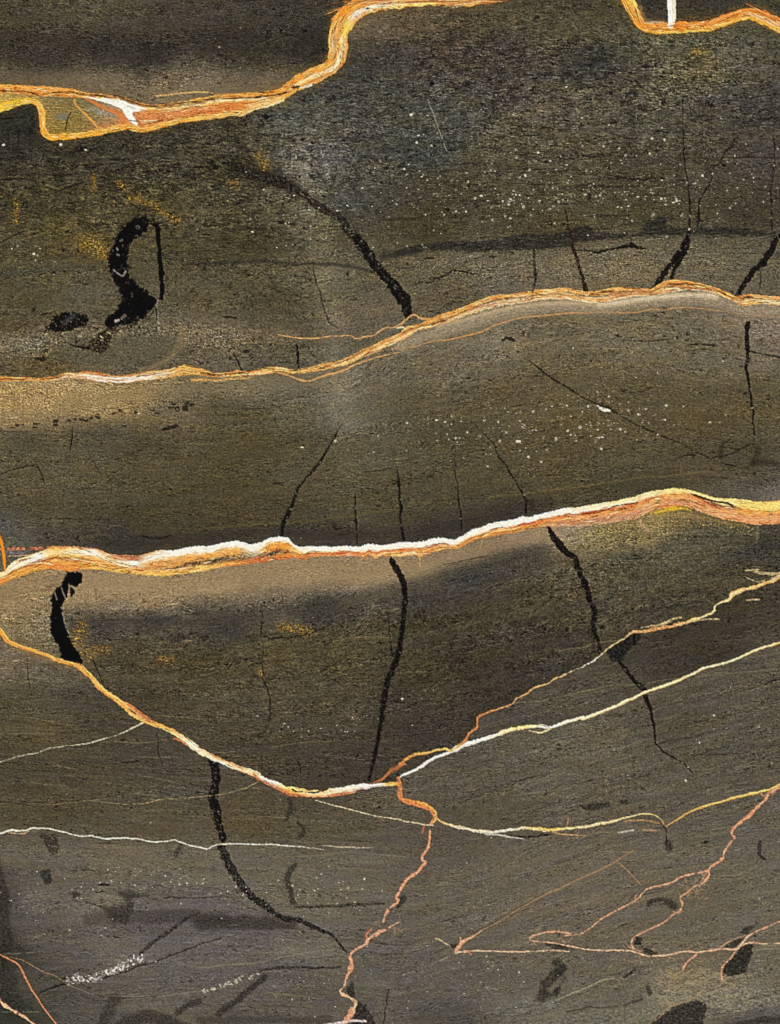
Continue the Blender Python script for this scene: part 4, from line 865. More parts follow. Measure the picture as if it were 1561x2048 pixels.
stroke(A_up, OR, lam=.75, soft=1.4, own=vA, hgt=.5, jit=1.2, wj=.25, warp=.2, mottle=.08, zone=.2,
       keys=[(0, [(-1, (250, 176, 70)), (-.2, OR), (.3, (150, 80, 30)), (.6, (240, 150, 60)), (1, (232, 120, 60))]), (.25, [(-1, OR), (0, OR), (.5, (200, 110, 40)), (1, (220, 110, 46))]),
             (.5, [(-1, (220, 140, 50)), (-.2, (110, 66, 30)), (.3, YO), (1, OR)]), (.75, [(-1, (210, 150, 70)), (-.2, (120, 80, 36)), (.4, CR), (1, YO)]), (1, [(-1, OR), (-.2, OR), (.1, (170, 100, 40)), (.5, CR), (1, OR)])])
poly(q(0, 0, (650, 748), (760, 764), (860, 768), (960, 784), (1060, 820), (1170, 858), (1100, 868), (1022, 872), (1060, 930), (1085, 990), (1040, 970), (990, 920), (955, 852), (900, 830), (820, 800), (720, 772)), WH, soft=1.4,
     own=aW, hgt=.4, warp=1.6, mottle=.09)
stroke(q(0, 0, (1000, 830, 14), (1060, 848, 10)), (186, 180, 168), soft=2, op=.6)
stroke(q(400, 0, (120, 745, 20), (260, 738, 18), (420, 730, 14)), (222, 156, 70), soft=3, op=.5)
stroke(q(0, 0, (1220, 750, 7), (1340, 735, 9), (1450, 722, 9), (1561, 718, 8)), (228, 176, 104), op=.9, soft=1.2)
stroke(q(400, 0, (-30, 718, 8), (40, 718, 8), (100, 726, 4)), (228, 176, 104), op=.9, soft=1.2)
stroke(A_s, OR, lam=.75, soft=1.5, own=vA, hgt=.55, jit=1.4, wj=.18, warp=.12, mottle=.09, zone=.2,
       keys=[(0, [(-1, OR), (-.3, (226, 140, 46)), (0, (150, 90, 36)), (.4, OR), (1, YO)]), (.12, [(-1, OR), (-.2, (236, 146, 44)), (.05, CR), (.3, YO), (.55, (210, 110, 44)), (1, YO)]),
             (.22, [(-1, OR), (-.1, (238, 150, 50)), (.1, (250, 236, 206)), (.4, CR), (.7, (214, 130, 60)), (1, OR)]), (.30, [(-1, YO), (-.4, (190, 160, 130)), (0, (230, 150, 50)), (.4, CR), (1, OR)]),
             (.36, [(-1, OR), (0, OR), (.4, (250, 206, 60)), (1, (248, 200, 80))]), (.42, [(-1, (232, 140, 34)), (0, (238, 148, 40)), (.2, WH), (.55, (232, 200, 190)), (1, OR)]),
             (.5, [(-1, (232, 136, 34)), (-.1, (240, 150, 44)), (.05, (190, 110, 40)), (.3, WH), (.6, CR), (1, OR)]), (.6, [(-1, (240, 156, 60)), (0, OR), (.15, (220, 130, 40)), (.4, CR), (.7, (255, 224, 130)), (1, OR)]),
             (.75, [(-1, OR), (0, YO), (.3, CR), (.6, (255, 220, 120)), (1, OR)]), (.93, [(-1, OR), (.2, (248, 176, 80)), (1, OR)]), (1, [(-1, OR), (1, (240, 170, 90))])])
for P, w in ((q(0, 0, (0, 710), (80, 712), (160, 710), (240, 722), (320, 748)), 2.6), (q(0, 0, (400, 722), (480, 722), (560, 715), (640, 742), (700, 750)), 2.6),
             (q(0, 0, (700, 742), (800, 745), (900, 742), (960, 765), (1030, 795), (1100, 818), (1200, 832), (1300, 822), (1400, 806), (1561, 790)), 2.4),
             (q(400, 0, (0, 780), (150, 772), (300, 770), (420, 764)), 2), (q(400, 0, (410, 765), (520, 752), (620, 740), (700, 712)), 4), (q(400, 0, (710, 685), (790, 675)), 5.5), (q(400, 0, (450, 722), (570, 718)), 2.2),
             (q(400, 0, (1290, 72), (1330, 66)), 5), (q(400, 0, (1090, 180), (1130, 145)), 2.6), (q(400, 0, (940, 605), (965, 598)), 4), (q(400, 0, (840, 588), (890, 575)), 2.5), (q(400, 0, (480, 820), (495, 815)), 5),
             (q(400, 0, (1040, 320), (1050, 280)), 2.4), (q(400, 0, (1380, 45), (1561, 5)), 1.8)):
    stroke(P, (74, 38, 14), w=w, op=.9, jit=.9, soft=1, taper=(5, 5), broken=.05, wj=.6)
stroke(q(400, 0, (790, 685), (850, 675), (870, 660)), (240, 210, 190), w=4.5, op=.9, mottle=.3)

# ------------------------------------------------------------------ VEIN A2 (top right)
v2 = piece('vein', 'orange vein in the top right corner', mat='vein')
stroke(q(1161, 0, (470, 60), (490, 150), (530, 175), (640, 172)), (190, 150, 90), w=8, soft=5, op=.5)
stroke(A2, OR, lam=.75, soft=1.5, own=v2, hgt=.5, jit=1.5, wj=.16, warp=.16, mottle=.1, zone=.2,
       keys=[(0, [(-1, (250, 200, 90)), (0, (252, 206, 84)), (1, (240, 160, 50))]), (.16, [(-1, (252, 206, 90)), (0, (248, 190, 66)), (1, (234, 140, 40))]), (.22, [(-1, OR), (1, (238, 146, 40))]),
             (.4, [(-1, (238, 130, 46)), (-.2, (240, 142, 44)), (.2, (240, 148, 40)), (.6, (250, 196, 90)), (1, (248, 190, 80))]), (.6, [(-1, (236, 122, 44)), (-.1, (238, 130, 36)), (.3, (246, 170, 60)), (1, (240, 170, 60))]),
             (.78, [(-1, (234, 120, 30)), (0, (236, 132, 34)), (.5, (250, 190, 60)), (1, (240, 160, 50))]), (1, [(-1, (236, 130, 40)), (.2, (238, 140, 40)), (.5, (250, 196, 70)), (1, OR)])])
for P in (q(1161, 0, (520, 215), (700, 235), (850, 235), (1000, 220)), q(1161, 0, (600, 205), (760, 208), (900, 205)), q(1161, 0, (1060, 180), (1240, 130), (1330, 118), (1430, 155), (1561, 215)),
          q(1161, 0, (400, 30), (440, 110), (470, 190))):
    stroke(P, (176, 84, 24), w=1.6, op=.6, broken=.1, jit=1.6, soft=1)
stroke(q(1161, 0, (495, 182, 8), (560, 172, 10), (650, 175, 8)), (240, 210, 180), soft=2, op=.7)
v2w = piece('vein', 'upright white vein standing on the orange vein at top right', mat='vein')
stroke(q(1161, 0, (712, -20, 66), (715, 60, 68), (718, 120, 64), (705, 200, 46)), WH, own=v2w, hgt=.45, jit=1, wj=.12, mottle=.12, soft=1.4, zone=.2,
       keys=[(0, [(-1, (176, 166, 150)), (-.3, (206, 196, 178)), (.1, WH), (1, (238, 230, 220))]), (1, [(-1, CR), (0, WH), (1, WH)])])

# ------------------------------------------------------------------ VEIN B
vB = piece('vein', 'orange vein across the middle of the upper half', mat='vein')
bW = piece('white_band', 'white core of the left part of the vein', parent=vB, mat='vein')
br, dk = (150, 92, 44), (66, 42, 22)
stroke(q(400, 400, (-60, 1405, 20), (0, 1400, 24), (120, 1412, 16), (240, 1395, 14), (400, 1385, 10)), (228, 168, 88), soft=3, op=.8, mottle=.3)
keysB = [(0, [(0, (214, 156, 76)), (.3, (240, 180, 90)), (.5, dk), (.7, (232, 150, 60)), (1, (214, 160, 90))]), (112, [(0, (214, 156, 76)), (.3, (236, 170, 80)), (.55, dk), (.75, OR), (1, (214, 160, 90))]),
         (140, [(0, (160, 100, 50)), (.3, (232, 190, 130)), (.7, (226, 206, 180)), (1, (190, 150, 100))]), (200, [(0, (150, 96, 56)), (.22, (176, 116, 66)), (.4, (238, 226, 206)), (.85, (244, 236, 222)), (1, (190, 130, 80))]),
         (255, [(0, (156, 100, 56)), (.2, (200, 140, 80)), (.35, (240, 230, 212)), (.85, (246, 238, 226)), (1, (200, 140, 90))]), (320, [(0, (226, 160, 80)), (.4, (240, 222, 190)), (.7, (244, 230, 204)), (1, (222, 150, 80))]),
         (365, [(0, (230, 160, 70)), (.3, (240, 180, 90)), (.6, (214, 158, 84)), (1, (222, 150, 66))]), (450, [(0, (230, 166, 84)), (.3, OR), (.5, dk), (.6, YO), (1, (220, 160, 80))]),
         (520, [(0, (226, 170, 96)), (.3, (236, 170, 84)), (.5, (170, 106, 46)), (.7, (250, 220, 160)), (1, (222, 156, 76))]), (600, [(0, (226, 160, 80)), (.35, (216, 150, 70)), (.6, (240, 190, 110)), (1, (226, 156, 76))]),
         (700, [(0, (220, 160, 90)), (.3, (190, 116, 50)), (.6, (250, 214, 150)), (1, (222, 156, 76))]), (800, [(0, (232, 170, 90)), (.4, (236, 180, 110)), (.7, (245, 200, 130)), (1, (240, 214, 170))]),
         (850, [(0, (228, 160, 80)), (.35, (232, 166, 84)), (.6, (190, 130, 70)), (.8, (240, 200, 140)), (1, (226, 170, 100))]), (920, [(0, (230, 164, 80)), (.4, (228, 160, 74)), (.55, (120, 90, 60)), (.75, (226, 190, 140)), (1, (240, 206, 150))]),
         (1000, [(0, (232, 166, 86)), (.3, (226, 160, 84)), (.45, (140, 118, 96)), (.65, (206, 186, 160)), (.8, (204, 150, 110)), (1, (250, 224, 180))]),
         (1080, [(0, (232, 164, 86)), (.35, (232, 166, 84)), (.5, (150, 120, 80)), (.7, (226, 170, 110)), (1, (250, 220, 170))]),
         (1161, [(0, (232, 166, 92)), (.3, (228, 156, 80)), (.42, (110, 96, 70)), (.6, (240, 204, 150)), (.75, (222, 140, 70)), (1, (250, 226, 184))]),
         (1240, [(0, (226, 150, 76)), (.3, (232, 160, 86)), (.42, (120, 96, 72)), (.6, (200, 170, 130)), (.78, (230, 150, 80)), (1, (246, 222, 180))]),
         (1310, [(0, (236, 156, 80)), (.25, (222, 146, 76)), (.45, (130, 100, 60)), (.6, (234, 180, 120)), (.75, (220, 150, 90)), (1, (250, 228, 184))]),
         (1400, [(0, (236, 160, 84)), (.25, (228, 146, 70)), (.4, (110, 66, 36)), (.55, (232, 170, 100)), (.75, (150, 96, 56)), (1, (252, 230, 186))]),
         (1462, [(0, (234, 160, 86)), (.35, OR), (.5, (110, 56, 26)), (.7, YO), (1, (240, 200, 150))]), (1490, [(0, (234, 150, 80)), (.3, (120, 70, 40)), (.5, (220, 180, 130)), (1, YO)]),
         (1561, [(0, (232, 156, 84)), (.25, (236, 170, 100)), (.4, (96, 50, 30)), (.55, (250, 226, 190)), (.8, (246, 210, 160)), (1, (230, 160, 90))])]
band(B_T, B_B, keysB, own=vB, hgt=.5, jit=1.3, warp=.09, mottle=.2, fine=1.3)
m = (OWNV == vB) & (GX > 150) & (GX < 335) & (COLR[..., 2] > 150)
OWNV[m] = bW
hair = dict(soft=1.0, op=.8, jit=1.2, wj=.5, streak=.1)
stroke(cat(q(800, 400, (-60, 1165, 6), (100, 1150, 7), (240, 1105, 8), (380, 1090, 10), (540, 1055, 11), (660, 1020, 11), (720, 985, 11), (800, 960, 10), (920, 920, 10), (1060, 905, 10), (1200, 895, 10), (1330, 880, 10)),
           q(1161, 400, (0, 885, 9), (60, 882, 8), (200, 870, 6), (320, 882, 8), (430, 880, 8), (520, 860, 8), (600, 850, 7), (660, 860, 7), (740, 842, 7), (860, 840, 6), (980, 850, 6), (1100, 865, 5), (1250, 890, 4), (1561, 910, 4))),
       (206, 148, 88), own=piece('vein', 'thin orange hairline along the lower side of the pale margin', mat='vein'), **hair)
stroke(cat(q(400, 400, (600, 1050, 6), (700, 1068, 9), (800, 1080, 10), (900, 1082, 10), (1000, 1065, 10), (1100, 1060, 10), (1180, 1055, 10), (1225, 1090, 11), (1300, 1062, 10), (1360, 1060, 11), (1420, 1010, 12), (1460, 990, 12), (1500, 1000, 12)),
           q(800, 400, (0, 975, 13), (60, 925, 13), (110, 888, 13), (165, 925, 14), (240, 932, 16))), (220, 166, 104), own=piece('vein', 'thin pale orange hairline joining the vein from above', mat='vein'), **hair)
stroke(q(400, 400, (600, 1345, 8), (700, 1368, 12), (780, 1405, 13), (830, 1416, 13), (880, 1408, 13), (930, 1380, 13), (1060, 1350, 13), (1130, 1330, 14), (1220, 1280, 14), (1400, 1220, 8), (1561, 1190, 5)), (226, 164, 96),
       own=piece('vein', 'thin orange loop under the middle vein', mat='vein'), **hair)
stroke(q(800, 0, (220, 780), (260, 880), (300, 1000), (350, 1130), (370, 1180)), (170, 162, 140), w=2, soft=1, op=.6, broken=.15, jit=1.2)
stroke(q(800, 400, (-20, 1000), (30, 985), (60, 1030), (120, 1000), (200, 1000)), (250, 214, 160), w=3, op=.8, jit=1.5)
for P, w in ((q(0, 400, (0, 1396), (150, 1398), (270, 1402), (400, 1392), (500, 1365)), 2.2), (q(400, 400, (0, 1345), (80, 1358), (150, 1366), (250, 1355), (330, 1348), (390, 1360)), 3), (q(1161, 400, (1060, 705), (1140, 740), (1215, 765)), 3.4),
             (q(1161, 400, (1270, 760), (1340, 752), (1430, 770)), 3.4), (q(1161, 400, (1460, 775), (1561, 778)), 3), (q(800, 400, (240, 985), (300, 950), (370, 942)), 3), (q(400, 400, (700, 1330), (770, 1335)), 2.4),
             (q(400, 400, (880, 1318), (1000, 1298), (1080, 1275), (1200, 1230)), 2), (q(800, 400, (1500, 738), (1561, 735)), 2.2), (q(1161, 400, (740, 660), (860, 650), (1000, 690)), 2.2), (q(800, 400, (640, 815), (760, 775), (900, 755)), 2),
             (q(1161, 400, (60, 740), (240, 715), (430, 712)), 2.4)):
    stroke(P, (78, 40, 18), w=w, op=.85, jit=1.2, soft=1, broken=.1, taper=(4, 6))

# ------------------------------------------------------------------ VEIN C
vC = piece('vein', 'long orange vein with a bright white upper edge crossing the whole slab', mat='vein')
cW = piece('white_band', 'bright white upper band of the vein', parent=vC, mat='vein')
cR = piece('pink_band', 'pinkish lower band of the right part of the vein', parent=vC, mat='vein')
rd, pk, mv = (222, 104, 52), (222, 152, 106), (170, 116, 88)
stroke(q(0, 800, (-20, 1160, 10), (50, 1165, 20), (160, 1160, 24), (280, 1160, 26), (380, 1150, 26)), (196, 116, 78), soft=2, op=.85, mottle=.5, broken=.1)
stroke(q(0, 800, (50, 1195, 30), (120, 1198, 30), (200, 1185, 16)), (110, 106, 104), soft=3, op=.8, mottle=.4)
stroke(q(0, 800, (60, 1220, 6), (200, 1215, 8), (330, 1195, 10)), (220, 180, 130), soft=1.5, op=.8)
keysC = [(0, [(0, (248, 214, 140)), (.25, CR), (.5, YO), (.75, (240, 150, 56)), (1, (226, 122, 46))]), (30, [(0, (252, 226, 160)), (.2, WH), (.45, (255, 240, 205)), (.55, (206, 110, 60)), (.7, OR), (1, OR)]),
         (80, [(0, (245, 200, 120)), (.1, WH), (.38, WH), (.48, (170, 120, 100)), (.6, (226, 130, 60)), (.8, OR), (1, OR)]), (108, [(0, (214, 120, 60)), (.12, YO), (.3, (255, 220, 150)), (.45, YO), (.6, OR), (.8, (230, 130, 56)), (1, (232, 140, 60))]),
         (140, [(0, (206, 104, 60)), (.1, (250, 210, 140)), (.25, (255, 236, 196)), (.4, YO), (.5, (130, 110, 84)), (.58, (190, 120, 60)), (.7, OR), (1, (230, 130, 60))]),
         (185, [(0, (222, 150, 90)), (.12, WH), (.32, WH), (.42, YO), (.6, (226, 138, 58)), (.8, OR), (1, YO)]), (212, [(0, (214, 130, 70)), (.2, (250, 220, 170)), (.4, (255, 240, 214)), (.55, OR), (1, (250, 180, 80))]),
         (240, [(0, (170, 100, 66)), (.25, (200, 120, 80)), (.38, WH), (.52, WH), (.6, (216, 140, 80)), (.8, YO), (1, (250, 184, 80))]), (270, [(0, (150, 96, 66)), (.25, (190, 110, 72)), (.36, WH), (.55, WH), (.65, (226, 150, 90)), (1, YO)]),
         (300, [(0, (230, 170, 110)), (.15, WH), (.32, WH), (.45, OR), (.6, (206, 140, 80)), (.75, (204, 140, 80)), (.9, YO), (1, (250, 190, 90))]),
         (345, [(0, WH), (.22, WH), (.34, (240, 170, 90)), (.5, (214, 150, 84)), (.62, (226, 150, 66)), (.72, (110, 80, 50)), (.82, (240, 170, 80)), (1, (250, 184, 84))]),
         (400, [(0, WH), (.2, WH), (.32, (246, 180, 96)), (.5, OR), (.62, (104, 82, 56)), (.72, (120, 84, 50)), (.82, YO), (1, (250, 200, 120))]),
         (470, [(0, WH), (.2, WH), (.3, (244, 178, 90)), (.5, (238, 156, 66)), (.62, (92, 82, 68)), (.75, (80, 66, 50)), (.86, OR), (1, (230, 124, 54))]),
         (508, [(0, WH), (.35, WH), (.5, (200, 190, 160)), (.65, (150, 130, 96)), (.8, (190, 100, 56)), (1, rd)]), (535, [(0, WH), (.2, WH), (.32, OR), (.55, (232, 140, 56)), (.66, (84, 74, 64)), (.76, (100, 76, 56)), (.86, (232, 130, 60)), (1, rd)]),
         (575, [(0, WH), (.16, WH), (.28, OR), (.55, (240, 156, 64)), (.68, (110, 84, 60)), (.8, (236, 140, 60)), (1, rd)]), (600, [(0, WH), (.4, (255, 226, 170)), (.6, OR), (1, (232, 120, 60))]),
         (630, [(0, WH), (.46, WH), (.58, (246, 190, 120)), (.72, rd), (1, (232, 140, 76))]), (690, [(0, WH), (.48, WH), (.6, (240, 170, 100)), (.74, (220, 90, 46)), (1, (236, 160, 100))]),
         (740, [(0, WH), (.45, WH), (.55, (240, 150, 80)), (.66, rd), (.82, (250, 190, 120)), (1, (230, 150, 90))]), (800, [(0, WH), (.38, WH), (.5, (214, 80, 40)), (.66, (236, 140, 70)), (.8, (252, 206, 140)), (1, (240, 170, 90))]),
         (850, [(0, WH), (.42, WH), (.56, (232, 130, 70)), (.75, (246, 180, 100)), (1, (232, 150, 80))]), (920, [(0, WH), (.45, WH), (.56, CR), (.64, rd), (.8, OR), (1, (238, 160, 84))]), (1000, [(0, WH), (.46, WH), (.56, (244, 170, 100)), (.75, OR), (1, (226, 140, 70))]),
         (1070, [(0, WH), (.42, WH), (.52, (214, 80, 40)), (.64, (224, 104, 50)), (.8, OR), (1, (230, 150, 90))]), (1120, [(0, WH), (.32, WH), (.38, (200, 90, 46)), (.46, (230, 130, 60)), (.6, (242, 164, 88)), (.8, (176, 120, 92)), (1, (204, 160, 128))]),
         (1161, [(0, CR), (.28, (255, 244, 220)), (.36, (170, 66, 34)), (.46, (236, 150, 76)), (.6, (232, 150, 90)), (.78, mv), (.9, (190, 140, 110)), (1, (200, 160, 126))]),
         (1230, [(0, (252, 228, 160)), (.24, (255, 242, 210)), (.33, (180, 76, 40)), (.46, (240, 160, 84)), (.62, (220, 144, 96)), (.8, mv), (1, (200, 156, 122))]),
         (1290, [(0, (252, 220, 150)), (.2, (255, 236, 190)), (.34, (206, 96, 50)), (.46, (240, 156, 80)), (.62, pk), (.82, (206, 146, 108)), (1, (210, 160, 110))]),
         (1350, [(0, (252, 216, 130)), (.16, (255, 226, 150)), (.34, (236, 150, 70)), (.5, (230, 156, 90)), (.7, (206, 144, 104)), (.9, pk), (1, (226, 150, 70))]),
         (1390, [(0, (252, 214, 120)), (.16, (255, 226, 150)), (.3, (226, 110, 50)), (.45, (236, 150, 84)), (.7, (212, 146, 106)), (1, (226, 156, 90))]),
         (1425, [(0, (252, 220, 140)), (.22, (255, 230, 160)), (.36, (90, 36, 22)), (.48, (200, 110, 66)), (.6, (232, 156, 96)), (.8, pk), (1, (230, 160, 100))]),
         (1462, [(0, (252, 216, 130)), (.3, (255, 228, 150)), (.42, (80, 34, 24)), (.52, (214, 130, 80)), (.66, (234, 156, 94)), (.82, pk), (1, (236, 160, 96))]),
         (1490, [(0, (250, 210, 120)), (.35, (254, 214, 110)), (.45, (236, 160, 70)), (.6, (240, 160, 84)), (.8, pk), (1, (236, 156, 90))]),
         (1561, [(0, (246, 170, 90)), (.1, (254, 222, 120)), (.38, (254, 218, 120)), (.48, OR), (.6, (236, 150, 90)), (.78, (226, 150, 104)), (1, (232, 150, 92))])]
band(C_T, C_B, keysC, own=vC, hgt=.6, jit=1.2, warp=.055, mottle=.10, fine=.9)
m = (OWNV == vC) & (COLR.min(2) > 185) & (GX < 1250)
OWNV[m] = cW
m = (OWNV == vC) & (GX > 1110) & (((GY - np.interp(xs, *fx_(C_T))[None]) / (np.interp(xs, *fx_(C_B)) - np.interp(xs, *fx_(C_T)))[None]) > .58)
OWNV[m] = cR
# dark hatching inside the vein
for k in range(34):
    z = rng.random()
    x = 335 + z * 170 if k < 24 else 535 + rng.random() * 50
    y = np.interp(x, C_T[:, 0], C_T[:, 1]) * .35 + np.interp(x, C_B[:, 0], C_B[:, 1]) * .65 + rng.normal(0, 2)
    stroke([(x, y + 3, 0), (x + 3 + 2 * rng.random(), y - 3 - 2 * rng.random(), 0)], (52, 46, 40), w=1.4 + 1.6 * rng.random(), soft=1, op=.8, ds=2, jit=.3)
for P, w, c in ((q(1161, 800, (0, 890), (100, 885), (200, 860), (260, 830), (350, 815), (460, 800)), 2.6, (130, 52, 24)), (q(1161, 800, (860, 730), (950, 765), (1050, 795), (1130, 800), (1210, 832)), 4.5, (54, 22, 16)),
                (q(1161, 800, (600, 835), (700, 828), (800, 822)), 2, (226, 120, 40)), (q(400, 800, (1030, 1195), (1100, 1198), (1150, 1192)), 3, (206, 70, 30)), (q(800, 800, (920, 975), (1000, 965), (1080, 945)), 3, (206, 76, 30)),
                (q(800, 800, (1060, 940), (1150, 928)), 3, (196, 70, 30)), (q(400, 800, (420, 1245), (520, 1225)), 3, (196, 80, 40)), (q(1161, 800, (1130, 805), (1150, 808)), 2.6, (250, 220, 200)),
                (q(0, 800, (420, 1175), (430, 1180)), 3, (180, 96, 20)), (q(800, 800, (1400, 888), (1561, 862)), 2.6, (196, 80, 36))):
    stroke(P, c, w=w, op=.9, jit=.8, soft=1, taper=(4, 6))
stroke(q(1161, 800, (560, 882, 12), (640, 865, 22), (720, 848, 28), (800, 842, 20), (860, 862, 8)), (246, 196, 50), soft=3, op=.85, mottle=.2)
stroke(q(1161, 800, (520, 890, 20), (700, 890, 26), (900, 900, 24), (1150, 960, 22), (1300, 985, 12)), (186, 148, 76), soft=6, op=.55, mottle=.5)
stroke(q(1161, 800, (0, 1040, 70), (250, 1010, 80), (520, 950, 90), (760, 930, 100), (1000, 960, 90), (1250, 1010, 70), (1400, 1030, 40)), (152, 128, 74), soft=11, op=.6, mottle=.6, holes=5, jit=3)
stroke(q(1161, 800, (460, 950, 30), (500, 1000, 26), (540, 1030, 12)), (206, 160, 130), soft=5, op=.5, mottle=.4)
stroke(q(1161, 800, (1385, 980, 10), (1390, 1060, 10), (1370, 1110, 6)), (170, 140, 110), soft=4, op=.6, mottle=.4)
stroke(q(800, 800, (150, 1215, 16), (158, 1250, 8), (158, 1310, 5)), (226, 166, 90), soft=1.5, op=.8)
stroke(q(800, 800, (650, 1080, 8), (630, 1150, 6), (605, 1210, 4)), (190, 150, 100), soft=1.8, op=.6, broken=.1)
stroke(q(800, 800, (1090, 1010, 8), (1085, 1060, 6), (1070, 1110, 4)), (206, 166, 110), soft=1.8, op=.6)
stroke(q(800, 800, (1200, 985, 20), (1210, 1010, 26), (1230, 1060, 14)), (200, 150, 110), soft=5, op=.45)
stroke(q(0, 800, (-4, 1060, 20), (8, 1090, 24), (25, 1160, 20), (36, 1250, 22), (40, 1335, 14)), (240, 140, 36), own=piece('vein', 'short upright orange vein on the left edge', mat='vein'), hgt=.4, jit=.8, soft=1.3)

# ------------------------------------------------------------------ VEIN D and its branches
def vein(P, col, label, w=None, keys=None, **k):
    d = dict(soft=1.25, own=piece('vein', label, mat='vein'), hgt=.4, jit=1.4, wj=.4, mottle=.12, zone=.2)
    d.update(k)
    if 'orange strand' in label or 'orange drop' in label or 'orange vein dropping' in label or 'pale orange' in label:
        mute = lambda c_: tuple(.72 * np.array(c_, float) + .28 * np.array((214, 172, 118.)))
        col = mute(col)
        keys = [(t_, [(s_, mute(c_)) for s_, c_ in st_]) for t_, st_ in keys] if keys else None
        d['mottle'] = .25
    if 'pink' in label or 'branch' in label:            # the pink carbonate is a dusty salmon
        dust = lambda c_: tuple(.55 * np.array(c_, float) + .45 * np.array((214, 164, 128.)))
        col = dust(col)
        keys = [(t_, [(s_, dust(c_)) for s_, c_ in st_]) for t_, st_ in keys] if keys else None
        core = P
        d['wj'] = .95; d['mottle'] = .25; d['broken'] = .04; P = np.array(P, float); P[:, 2] *= .96
    P = np.array(P, float); P[:, 2] = np.maximum(P[:, 2] - np.where(P[:, 2] < 11, 1.1, .6), P[:, 2] * .6)
    d['rag'] = .9
    stroke(P, col, w=w, keys=keys, **d)
    if 'pink' in label:
        Q = P.copy(); Q[:, 2] = np.clip(Q[:, 2] * .35, 1.0, 2.2)
        stroke(Q, (232, 204, 170), soft=1, op=.55, jit=1.6, wj=.8, broken=.30, ds=3)


soft(D_main[:9] + np.array([0, 4, 0]), (150, 120, 70), 16, .35)
PKO = (214, 122, 78)
vein(D_left := cat(q(0, 1200, (1135, 948, 18), (1060, 985, 18), (1000, 1020, 13), (920, 1055, 9), (820, 1085, 10), (700, 1115, 12), (590, 1130, 10), (480, 1145, 9), (380, 1160, 9), (300, 1190, 8), (180, 1215, 9), (80, 1240, 9), (0, 1262, 9))),
     (214, 200, 168), 'thin beaded white vein running left from the twisted vein', wj=.7, op=.9)
vein(D_white, CR, 'long cream vein rising to the right edge', jit=1.3,
     keys=[(0, [(-1, (236, 226, 208)), (0, (250, 244, 230)), (1, (214, 202, 180))]), (.2, [(-1, WH), (0, WH), (1, (206, 196, 170))]), (.3, [(-1, (250, 220, 130)), (0, (255, 226, 150)), (1, (226, 196, 140))]), (.36, [(-1, WH), (0, (252, 246, 226)), (1, (200, 190, 160))]),
           (.45, [(-1, CR), (0, (255, 236, 190)), (1, (200, 170, 110))]), (.6, [(-1, (250, 216, 150)), (0, CR), (1, (200, 160, 96))]), (.8, [(-1, CR), (0, (252, 226, 176)), (1, (206, 166, 104))]), (1, [(-1, (236, 200, 130)), (0, (240, 204, 130)), (1, (200, 150, 80))])])
stroke(q(800, 1200, (1010, 1018, 5), (1090, 1040, 11), (1130, 1028, 11), (1180, 1000, 14)), (232, 206, 150), own=None, soft=1.1)
stroke(q(800, 1200, (1070, 985, 8), (1110, 968, 9), (1170, 995, 9)), (206, 186, 160), soft=1.1)
vein(D_orange[:13] * np.array([1, 1, .8]), (206, 116, 56), 'orange strand weaving beside the cream vein', jit=2.2,
     keys=[(0, [(-1, (200, 110, 60)), (1, (222, 140, 70))]), (.25, [(-1, (236, 176, 90)), (0, (240, 180, 90)), (1, (200, 110, 50))]), (.55, [(-1, (250, 214, 110)), (0, (248, 206, 104)), (1, (226, 170, 80))]), (.75, [(-1, (190, 104, 50)), (0, (212, 120, 56)), (1, (180, 90, 44))]),
           (1, [(-1, (170, 92, 50)), (0, (206, 120, 66)), (1, (180, 100, 50))])])
vein(D_orange[12:] * np.array([1, 1, .85]), (226, 186, 118), 'pale orange vein rising to the right edge above the cream one', jit=2.0, wj=.6,
     keys=[(0, [(-1, (170, 92, 50)), (0, (206, 120, 66)), (1, (170, 96, 50))]), (.12, [(-1, (206, 140, 80)), (0, (220, 170, 110)), (1, (190, 120, 66))]), (.22, [(-1, (220, 170, 100)), (0, (232, 190, 120)), (1, (200, 140, 80))]), (.34, [(-1, (250, 244, 232)), (0, WH), (1, (226, 214, 190))]),
           (.4, [(-1, (200, 176, 130)), (1, (200, 170, 120))]), (.55, [(-1, (196, 130, 70)), (0, (210, 150, 90)), (1, (180, 110, 60))]), (.68, [(-1, (220, 166, 90)), (0, CR), (1, (240, 200, 130))]), (.78, [(-1, (226, 160, 80)), (0, CR), (1, (236, 190, 110))]),
           (.86, [(-1, (226, 176, 96)), (0, (236, 190, 120)), (1, (216, 150, 80))]), (.94, [(-1, CR), (0, (252, 230, 190)), (1, (226, 150, 70))]), (1, [(-1, (250, 216, 140)), (0, CR), (1, (226, 150, 70))])])
for P, w in ((q(1161, 1200, (480, 215), (560, 205), (650, 185), (720, 150), (790, 135)), 3), (q(1161, 1200, (640, 190), (700, 160)), 6), (q(1161, 1200, (820, 178), (960, 150), (1080, 150)), 2.6), (q(1161, 800, (1290, 1380), (1330, 1400), (1370, 1420), (1440, 1410)), 2),
             (q(1161, 800, (1370, 1340), (1420, 1350), (1500, 1360), (1561, 1352)), 6), (q(1161, 800, (1290, 1330), (1390, 1325)), 3), (q(1161, 800, (1500, 1400), (1561, 1380)), 8), (q(1161, 1200, (1300, 5), (1400, -5)), 3)):
    stroke(P, (206, 180, 130), w=w, soft=1.3, op=.75, jit=1.5, mottle=.4)
